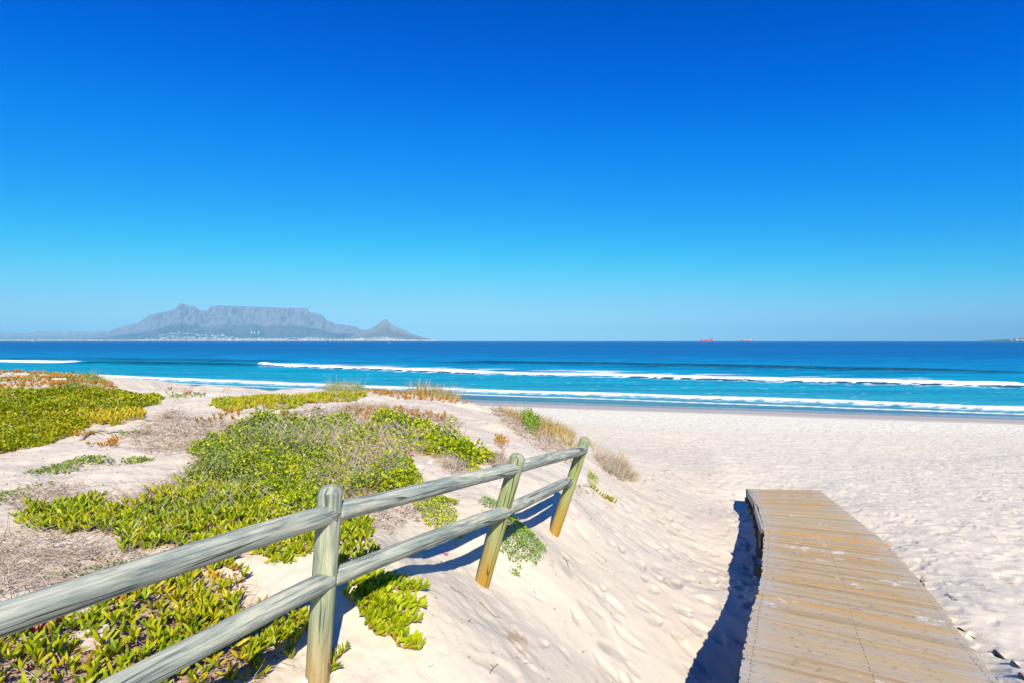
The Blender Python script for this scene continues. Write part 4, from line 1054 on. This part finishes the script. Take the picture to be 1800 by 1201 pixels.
o = mk('low_creeping_plants', [canopy_leaves(MASK['low'], 2.6, .026, .07, aspect=.6, thin=sstep(.36, .5, nmid), at=4.5), canopy_leaves(MASK['mixed'], .5, .028, .05, aspect=.6, thin=sstep(.5, .4, nmid), at=6),
      canopy_leaves(main, .9, .022, .22, aspect=.5, thin=sstep(.45, .6, nbig), at=4.5)], M_LOW)
tag(o, 'thin grey green creeping plants on the pale sand at left', 'ground cover', None, 'stuff')
# dry stuff
o = mk('dry_twigs', [twigs(MASK['dry'], 620, .15, .0019, .06), twigs(MASK['dry'] & (gy < 5), 160, .28, .0026, .07, curl=.4), twigs(main, 85, .20, .0018, .22, upz=(.2, 1.6)), twigs(main & (blur(tw, 2) > .3), 430, .22, .0015, .20, upz=(.2, 1.8)),
      twigs(main & (sparse > .4), 300, .16, .0015, .10, upz=(-.1, 1.2)), twigs(MASK['fore'] | MASK['fleshy'], 260, .13, .0022, .02), twigs(MASK['mat'], 6, .25, .0018, .24, upz=(.3, 1.5)), twigs(MASK['low'], 90, .13, .0014, .04)], M_DRY)
tag(o, 'tangles of grey dry twigs lying among the dune plants', 'dead plants', None, 'stuff')
dlm = MASK['dry'] | MASK['fore'] | MASK['fleshy']
o = mk('dead_leaves', [canopy_leaves(MASK['fore'] | MASK['fleshy'], .35, .034, .02, T=T_FLAT, aspect=.35, up=(-.1, .3), at=4), canopy_leaves(dlm, .16, .03, .02, T=T_FLAT, aspect=.3, up=(-.1, .3), at=4), canopy_leaves(main, .08, .03, .05, T=T_FLAT, aspect=.3, up=(-.1, .4), at=4)], M_DRYB)
tag(o, 'brown dead leaves littering the sand under the succulents', 'leaf litter', None, 'stuff')
# loose debris on bare dune sand
bare = (gx < np.interp(gy, [1, 4, 7, 10, 14], [.3, .7, 1.4, 2.2, 1.0])).astype(np.float32)*(.15+.85*sstep(.35, .52, fbm(gx*.9, gy*.9, 3, 190)))*(litter < .3)
o = mk('plant_debris', [twigs(bare, 30, .055, .0018, .004, upz=(-.05, .1)), twigs(bare, 45, .022, .0042, .003, upz=(-.05, .1), nseg=2)], M_DRYB)
tag(o, 'tiny brown plant scraps strewn over the bare dune sand', 'debris', None, 'stuff')
nb = 420; bx = RS.uniform(-1, 1, nb); by = 6+40*RS.rand(nb)**1.3; bx = bx*by*.95+.1*by; ok = (bx > np.interp(by, [0, 6, 9, 14, 30, 50], [1.2, 1.9, 2.8, 2.4, 0, -4])) & (by+.3*bx < 49)
bx = bx[ok]; by = by[ok]; bz = ground(bx, by)
o = mk('beach_debris', [strands(np.stack([bx, by, bz+.004], -1), RS.uniform(.03, .12, len(bx)), RS.uniform(.003, .009, len(bx)), (-.05, .15), 3, .8)], M_DRYB)
tag(o, 'tiny dark bits of kelp and shell scattered on the open beach', 'debris', None, 'stuff')
# dune grass on the flank and crest
def spots(poly, n, jit=.6):
    m = pmask(poly, jit); return sample(m.astype(np.float32), n)
G = []
for poly, n, h in (([(850, 700), (905, 705), (960, 735), (1005, 770), (1025, 800), (1000, 800), (950, 775), (890, 735)], 4200, .32), ([(690, 686), (760, 684), (850, 692), (905, 704), (880, 712), (760, 700)], 700, .42),
                   ([(150, 664), (190, 668), (180, 676), (150, 672)], 60, .5), ([(1090, 800), (1130, 850), (1120, 860), (1085, 840)], 160, .28), ([(1030, 780), (1060, 800), (1090, 812), (1060, 810)], 60, .3), ([(270, 690), (400, 690), (420, 695), (300, 698)], 60, .35)):
    x, y = spots(poly, n); P = np.stack([x, y, zr(x, y)], -1)
    G.append(strands(P, h*RS.uniform(.4, 1.3, n), .0035*smd(y, 1, 2, 9), (1.2, 3.5), 4, .22, (.7, .1, 1.0), True, .10))
o = mk('dune_grass', G, M_GRASS)
tag(o, 'thin straw coloured grass leaning along the dune edge above the beach', 'grass', None, 'stuff')

# --- separate plants
def samp_poly(P, n, jit=0.0):
    pts = [hit(*p) for p in P]
    x0 = min(p.x for p in pts)-.1; x1 = max(p.x for p in pts)+.1; y0 = min(p.y for p in pts)-.1; y1 = max(p.y for p in pts)+.1
    X = []; Y = []
    while sum(map(len, X)) < n:
        x = RS.uniform(x0, x1, n*3); y = RS.uniform(y0, y1, n*3); z = zr(x, y); u, v = proj(x, y, z)
        j = (fbm(x*7, y*7, 3, 210)-.5)*jit*1000/y
        k = inpoly(u+j, v+j*.5, P); X.append(x[k]); Y.append(y[k])
        if len(X) > 60: break
    x = np.concatenate(X)[:n]; y = np.concatenate(Y)[:n]
    return x, y, zr(x, y)
def bushy(name, label, cat, P, n, leaf, h, mat, up=(.1, 1.3), aspect=.5, T=T_OVAL, jit=.22, stems=60, group=None, smat=None, ups=(.4, 2.0), curl=.5):
    x, y, z = samp_poly(P, n, jit); c = (float(x.mean()), float(y.mean()), float(zr(x.mean(), y.mean())))
    e = empty(name, c, label, cat, group)
    r = np.hypot(x-c[0], y-c[1]); r = r/(np.percentile(r, 92)+1e-6)
    hc = h*np.clip(1.1-r*r, .12, 1)*(.5+.9*fbm(x*9, y*9, 2, 220))
    Pp = np.stack([x, y, z+.005+hc*np.sqrt(RS.rand(len(x)))], -1); D = hdir(len(x)); D[:, 2] = RS.uniform(up[0], up[1], len(x))
    s = leaf*RS.uniform(.6, 1.25, len(x))
    mk('foliage', [instance(Pp, D, hdir(len(x)), s, s*aspect, T)], mat, e, smooth=False)
    i = RS.randint(0, len(x), stems); Pt = np.stack([x[i], y[i], z[i]], -1)
    mk('stem', [strands(Pt, np.full(stems, h*1.1)*RS.uniform(.5, 1.2, stems), RS.uniform(.0018, .005, stems), ups, 4, curl)], smat or M_DRY, e)['kind'] = 'stuff'
    e.children[0]['kind'] = 'stuff'
    return e
bushy('creeping_plant', 'fresh green small leaved plant at the foot of the middle leaning post', 'plant', [(872, 905), (905, 905), (925, 935), (962, 966), (940, 992), (918, 990), (922, 1020), (912, 1018), (905, 990), (890, 985), (868, 960)], 2600, .020, .07, M_FRESH, stems=90)
bushy('creeping_plant', 'green small leaved plant hanging on the bank behind the lower rail', 'plant', [(735, 875), (770, 868), (800, 885), (806, 930), (800, 948), (780, 938), (755, 930), (738, 905)], 2300, .020, .06, M_GREEN, stems=70)
bushy('creeping_plant', 'small green sprig left of the middle post above the lower rail', 'plant', [(842, 884), (858, 878), (872, 886), (868, 895), (848, 893)], 320, .018, .05, M_FRESH, stems=16)
bushy('flowering_plant', 'small bright green plant with one pink flower right of the far post', 'plant', [(1032, 840), (1045, 838), (1052, 852), (1046, 862), (1034, 856)], 360, .025, .10, M_GREEN, stems=16)
bushy('red_succulent', 'small orange red succulent tuft alone on the bare dune slope', 'plant', [(874, 772), (886, 770), (890, 783), (885, 795), (878, 800), (876, 788)], 260, .045, .09, M_ORANGE, T=T_OVAL, aspect=.35, stems=14)
bushy('rounded_bush', 'dark green rounded bush on the flank of the dune among yellow grass', 'bush', [(918, 745), (930, 741), (945, 750), (953, 762), (940, 766), (926, 760)], 1500, .05, .28, M_FRESH, stems=60)
bushy('dry_bush', 'brown leafless dry bush at the foot of the dune above the beach', 'bush', [(1042, 802), (1062, 806), (1100, 822), (1116, 850), (1090, 846), (1062, 830)], 900, .03, .26, M_DRYB, aspect=.25, T=T_FLAT, stems=1500, ups=(.0, 1.6), curl=1.1, jit=.35)
bushy('coastal_bush', 'grey green bush standing on the dune crest against the sea', 'bush', [(566, 690), (585, 684), (625, 684), (648, 690), (620, 694), (580, 695)], 4200, .055, .42, M_LOW, stems=420, ups=(.2, 1.5), aspect=.3)
bushy('dry_bush', 'small brown dry bush left of the orange tuft on the slope', 'bush', [(862, 805), (880, 800), (890, 815), (882, 826), (866, 822)], 120, .03, .12, M_DRYB, aspect=.25, T=T_FLAT, stems=520, ups=(.2, 2.2))
bushy('dry_bush', 'grey dry tangle where the bare sand breaks off below the scrub', 'bush', [(780, 800), (805, 800), (815, 820), (800, 835), (785, 825)], 150, .03, .14, M_DRYB, aspect=.25, T=T_FLAT, stems=900, ups=(-.3, 1.6))
bushy('tall_weed', 'thin bare weed standing up against the sea at far left', 'weed', [(150, 668), (170, 667), (176, 674), (155, 675)], 160, .06, .18, M_LOW, stems=60, ups=(1.2, 4))

def runner_plant(name, label, lines, L=.062, step=.026, mat=M_FLESH, group=None, side=.035, asp=.22):
    """succulent with creeping stems; lines in picture points on the sand"""
    e = None; ps = []; st = MB(); P = []; D = []; S = []
    for ln in lines:
        w = [hit(*q) for q in ln]
        if e is None: e = empty(name, tuple(w[0]), label, 'plant', group); o0 = w[0]
        pts = []
        for a, b in zip(w[:-1], w[1:]):
            n = max(2, int((b-a).length/step))
            for i in range(n):
                q = a.lerp(b, i/n); pts.append((q, (b-a).normalized()))
        pts.append((w[-1], (w[-1]-w[-2]).normalized()))
        tube = []
        for q, d in pts:
            zz = gz(q.x, q.y)+.012; qq = Vector((q.x+random.uniform(-.004, .004), q.y+random.uniform(-.004, .004), zz)); tube.append(qq-o0)
            sd = Vector((-d.y, d.x, 0))
            for s_ in (-1, 1):
                for kk in range(2):
                    P.append(qq + sd*s_*random.uniform(0, side*.35) + Vector((0, 0, random.uniform(-.004, .01))))
                    dd = d*random.uniform(.1, .7) + sd*s_*random.uniform(.1, .9) + Vector((.15, 0, random.uniform(.5, 1.3)))
                    D.append(dd); S.append(sd.cross(dd) if random.random() < .5 else d)
        st.tube(tube, .0045, 6)
    P = np.array(P); D = np.array(D); S = np.array(S)+RS.normal(0, .3, (len(P), 3)); s = L*RS.uniform(.65, 1.2, len(P))
    mk('leaves', [instance(P, D, S, s, s*asp, T_FLESH)], mat, e, smooth=False)['kind'] = 'stuff'
    st.build('runners', M_STEM, e, smooth=True)['kind'] = 'stuff'
    return e
runner_plant('ice_plant', 'large bright green fleshy succulent spreading on the sand right of the nearest post',
    [[(612, 1035), (660, 1030), (705, 1045), (745, 1040)], [(630, 1020), (670, 1022), (700, 1030), (720, 1035)], [(640, 1050), (690, 1055), (740, 1072)], [(625, 1045), (660, 1075), (705, 1075), (730, 1080)],
     [(640, 1070), (660, 1095), (700, 1090), (735, 1100)], [(640, 1080), (650, 1110), (685, 1115), (720, 1105)], [(650, 1100), (660, 1122), (690, 1122)], [(690, 1110), (700, 1138), (735, 1148)], [(680, 1095), (705, 1120), (730, 1140)],
     [(640, 1040), (665, 1050), (690, 1070)], [(605, 1050), (625, 1062), (640, 1085)], [(655, 1060), (680, 1085), (700, 1105)], [(615, 1020), (640, 1035), (660, 1060), (670, 1090)]], step=.024, mat=M_ICE, L=.066, asp=.25)
runner_plant('ice_plant', 'small green succulent sprig touching the foot of the nearest post', [[(575, 1178), (590, 1165), (606, 1150)], [(574, 1190), (586, 1180)]], L=.05)
runner_plant('ice_plant', 'leggy green succulent on bare sand below the rail left of the nearest post', [[(440, 1150), (470, 1120), (520, 1100), (545, 1115)], [(440, 1165), (480, 1130), (510, 1125)], [(425, 1140), (440, 1175), (460, 1195)], [(500, 1080), (530, 1090), (548, 1110)]], L=.06)
runner_plant('ice_plant', 'thin trailing succulent running down the bare slope right of the far post', [[(1038, 858), (1048, 866), (1060, 876), (1070, 880), (1081, 886)], [(1068, 878), (1074, 884)]], L=.07, step=.05)
runner_plant('ice_plant', 'lone upright succulent sprig on the sand at left edge of the scrub', [[(150, 895), (162, 888), (172, 884)], [(156, 893), (168, 893)]], L=.10, step=.03)
# ---- driftwood, bricks and small things
def branch(name, label, lines, r, mat=M_WOOD, cat='branch', lift=.015):
    e = None; 
    for k, ln in enumerate(lines):
        w = [hit(*q) for q in ln]
        if e is None: e = empty(name, tuple(w[0]), label, cat); o0 = w[0]
        pts = []
        for a, b in zip(w[:-1], w[1:]):
            for i in range(4): pts.append(a.lerp(b, i/4))
        pts.append(w[-1]); pts = [Vector((p.x+random.uniform(-1, 1)*r, p.y+random.uniform(-1, 1)*r, gz(p.x, p.y)+lift+random.uniform(0, r)))-o0 for p in pts]
        n = len(pts); m = MB(); m.tube(pts, [r*(.5 if k else 1)*(1-.65*i/n) for i in range(n)], 8, .12)
        m.build('limb' if k == 0 else 'twig', mat, e, smooth=True)
    return e
branch('driftwood_branch', 'long grey curved dead branch lying on sand beside the dark green mat', [[(142, 776), (158, 764), (175, 762), (195, 764), (215, 761), (240, 765)], [(158, 764), (168, 762), (180, 768)]], .022)
branch('driftwood_branch', 'thin grey root snaking over the sand between mat and mound', [[(250, 740), (268, 742), (285, 745), (300, 743), (340, 740)], [(285, 745), (300, 752), (330, 748)]], .012)
branch('driftwood_branch', 'forked pale dead twig in the sand right of the driftwood root', [[(395, 735), (398, 725), (392, 712)], [(396, 730), (410, 750)], [(397, 728), (388, 745)]], .008)
branch('dead_twig', 'pale crooked twig leaning out of the scrub at its left edge', [[(298, 865), (302, 850), (308, 862)]], .007)
branch('thin_stem', 'thin dark curved stem on the open sand below the middle post', [[(843, 1061), (855, 1072), (868, 1084), (880, 1088)]], .0022, M_DRYB, 'stem', .004)
branch('thin_stem', 'short brown twig standing near the lower edge of the sand path', [[(862, 1186), (868, 1176), (876, 1172)], [(868, 1176), (862, 1172)]], .003, M_DRYB, 'twig', .006)
branch('thin_stem', 'fine reddish stem on the sand right of the nearest succulent', [[(792, 1034), (806, 1042), (822, 1053)]], .002, M_DRYB, 'stem', .004)
branch('dead_root', 'small dark root sticking from the cut bank right of the nearest post', [[(632, 905), (628, 918), (634, 930)], [(628, 918), (622, 928)], [(628, 916), (640, 925)]], .005)
branch('dead_twig', 'thin brown forked twig on the sand path right of the fresh green plant', [[(990, 982), (997, 990), (1000, 1000)], [(995, 988), (1004, 985)]], .003, M_DRYB, 'twig', .006)
branch('dead_twig', 'small brown stick on the sand near the middle right edge of the deck', [[(1664, 1046), (1674, 1052), (1684, 1058)]], .006, M_DRYB, 'twig', .008)
def block(name, label, cat, px, py, size, rz, col, tilt=(0, 0), sink=.3):
    c = hit(px, py); rs = np.random.RandomState(int(px)); bm_ = MB()
    e_ = [v/2 for v in size]; V = []
    g = 6
    # rounded, chipped block
    pts = []; F = []; idx = {}
    for ax in range(3):
        for sg in (-1, 1):
            for i in range(g):
                for j in range(g):
                    q = []
                    for (a, b) in ((i, j), (i+1, j), (i+1, j+1), (i, j+1)):
                        v = [0, 0, 0]; v[ax] = sg; v[(ax+1) % 3] = -1+2*a/g; v[(ax+2) % 3] = -1+2*b/g
                        key = tuple(round(w, 4) for w in v)
                        if key not in idx:
                            idx[key] = len(pts); vv = np.array(v)
                            nrm_ = (np.abs(vv)**8).sum()**(1/8); vv = vv/nrm_*(1-.07*rs.rand()); pts.append(vv*np.array(e_))
                        q.append(idx[key])
                    F.append(tuple(q if sg > 0 else q[::-1]))
    bm_.add(pts, F)
    m, nt, p, _ = material(name+'_surface'); g_ = N(nt, 'ShaderNodeNewGeometry'); n = noise(nt, g_.outputs['Position'], 30, 4, .65)
    nt.links.new(ramp(nt, n, [(.35, col[0]), (.65, col[1])]), p.inputs['Base Color']); p.inputs['Roughness'].default_value = .9
    bump(nt, n, .5, .01, p)
    o = bm_.build(name, m); o.location = (c.x, c.y, c.z+size[2]*(.5-sink)); o.rotation_euler = (tilt[0], tilt[1], rz)
    tag(o, label, cat); return o
block('brick', 'broken red brick half hidden under the nearest top rail at left', 'brick', 62, 1106, (.17, .11, .06), .35, ((.42, .09, .05), (.55, .17, .10)), (.15, .1), .1)
block('brick', 'pinkish white chipped brick among the succulents at lower left', 'brick', 166, 1142, (.12, .10, .09), .5, ((.62, .42, .38), (.62, .55, .52)), (.1, -.1), .1)
block('stone', 'small grey stone beside the pinkish chipped brick', 'stone', 150, 1119, (.07, .05, .035), .9, ((.45, .42, .38), (.55, .5, .46)))
block('concrete_lump', 'pale crumbly concrete lump at the foot of the nearest post', 'concrete', 552, 1199, (.12, .08, .05), .2, ((.66, .58, .50), (.76, .70, .62)), (0, 0), .3)
block('stone', 'small white shard on the sand right of the concrete lump', 'stone', 576, 1197, (.05, .03, .03), 1.2, ((.6, .58, .55), (.7, .68, .66)))
block('stone', 'white chip on the sandy bank just below the scrub', 'stone', 757, 816, (.05, .04, .04), 1.2, ((.7, .68, .65), (.8, .78, .76)))
block('plank_offcut', 'short pale plank lying on top of the dark green mat', 'plank', 105, 683, (.34, .07, .03), .1, ((.6, .58, .5), (.7, .66, .6)), (0, 0), -7)
def petal(name, label, cat, px, py, s, mat, n=5, lift=.01, on=None):
    c = hit(px, py) if on is None else on
    e = empty(name, tuple(c), label, cat)
    P = np.tile(np.array([c.x, c.y, c.z+lift]), (n, 1)); a = np.arange(n)*6.283/n+.3; D = np.stack([np.cos(a), np.sin(a), 0*a+.25], -1)
    V, F, A = instance(P, D, np.stack([-np.sin(a), np.cos(a), 0*a], -1), np.full(n, s), np.full(n, s*.8), T_OVAL)
    npmesh('petals' if n > 1 else 'blade', V-np.array(e.location), F, mat, e)
    b = MB(); b.tube([(0, 0, lift), (0, 0, lift+.004)], s*.16, 8); b.build('flower_centre' if n > 1 else 'stalk', M_STEM if n == 1 else flat_mat('yellow_centre', (.7, .5, .05)), e)
    return e
petal('fallen_flower', 'pink flower lying in the rail shadow left of the middle post', 'flower', 784, 977, .022, M_PINK)
petal('fallen_flower', 'small red flower below the lower rail near the middle post', 'flower', 801, 962, .012, M_PINK)
petal('fallen_flower', 'pink flower on the sprig left of the middle post', 'flower', 853, 893, .022, M_PINK, lift=.05)
petal('fallen_flower', 'purple pink flower on the plant right of the far post', 'flower', 1046, 847, .022, M_PINK, lift=.09)
DP = deck_pt(1.35, .56)
petal('fallen_leaf', 'single small green leaf lying on the near boardwalk planks', 'leaf', 0, 0, .05, M_FRESH, n=1, on=DP, lift=.006)
M_PLASTIC = flat_mat('black_plastic_edging', (.012, .012, .013), .5)
for k, (a, b_, h, t_) in enumerate((((1682, 1105), (1714, 1124), .02, 'thin black plastic edging strip sticking out of sand nearest the deck'), ((1745, 1146), (1767, 1160), .035, 'short black plastic edging piece in sand, second from the deck'),
        ((1776, 1166), (1793, 1177), .035, 'black plastic edging piece in sand, second from the right picture edge'), ((1789, 1190), (1812, 1206), .035, 'black plastic edging piece in sand at the lower right corner'), ((1614, 1020), (1626, 1030), .02, 'tiny black strip in the sand touching the middle of the right deck edge'))):
    A_ = hit(*a); B_ = hit(*b_); m = MB(); d = (B_-A_); nv = Vector((-d.y, d.x, 0)).normalized()*.002; n = 7; e = empty('edging_strip', tuple(A_), t_, 'edging', 'black edging pieces in the sand')
    top = []; bot = []
    for i in range(n+1):
        f = i/n; q = A_.lerp(B_, f)-A_; hh = h*min(1, .1+f*5)*(1-f)
        top.append(q+Vector((0, 0, hh+.004))); bot.append(q-Vector((0, 0, .03)))
    for i in range(n): m.prism8([bot[i]-nv, bot[i+1]-nv, bot[i+1]+nv, bot[i]+nv], [top[i]-nv, top[i+1]-nv, top[i+1]+nv, top[i]+nv])
    m.build('strip', M_PLASTIC, e)

# ------------------------------------------------------------ haze
def haze():
    b = MB(); b.box((0, 0, 0), (110000, 110000, 1)); V = np.vstack(b.V); V[V[:, 2] < 0, 2] = -20; V[(V[:, 2] > 0), 2] = 1150
    b.V = [V]
    m = bpy.data.materials.new('haze_air'); m.use_nodes = True; nt = m.node_tree; nt.nodes.clear()
    o_ = nt.nodes.new('ShaderNodeOutputMaterial'); v = nt.nodes.new('ShaderNodeVolumePrincipled')
    v.inputs['Color'].default_value = (.29, .66, .90, 1); v.inputs['Density'].default_value = HAZE
    v.inputs['Anisotropy'].default_value = -0.3
    nt.links.new(v.outputs[0], o_.inputs['Volume'])
    o = b.build('haze', m); tag(o, 'thin pale blue haze in the air over the bay', None, None, 'stuff')
HAZE = 4.0e-5
haze()
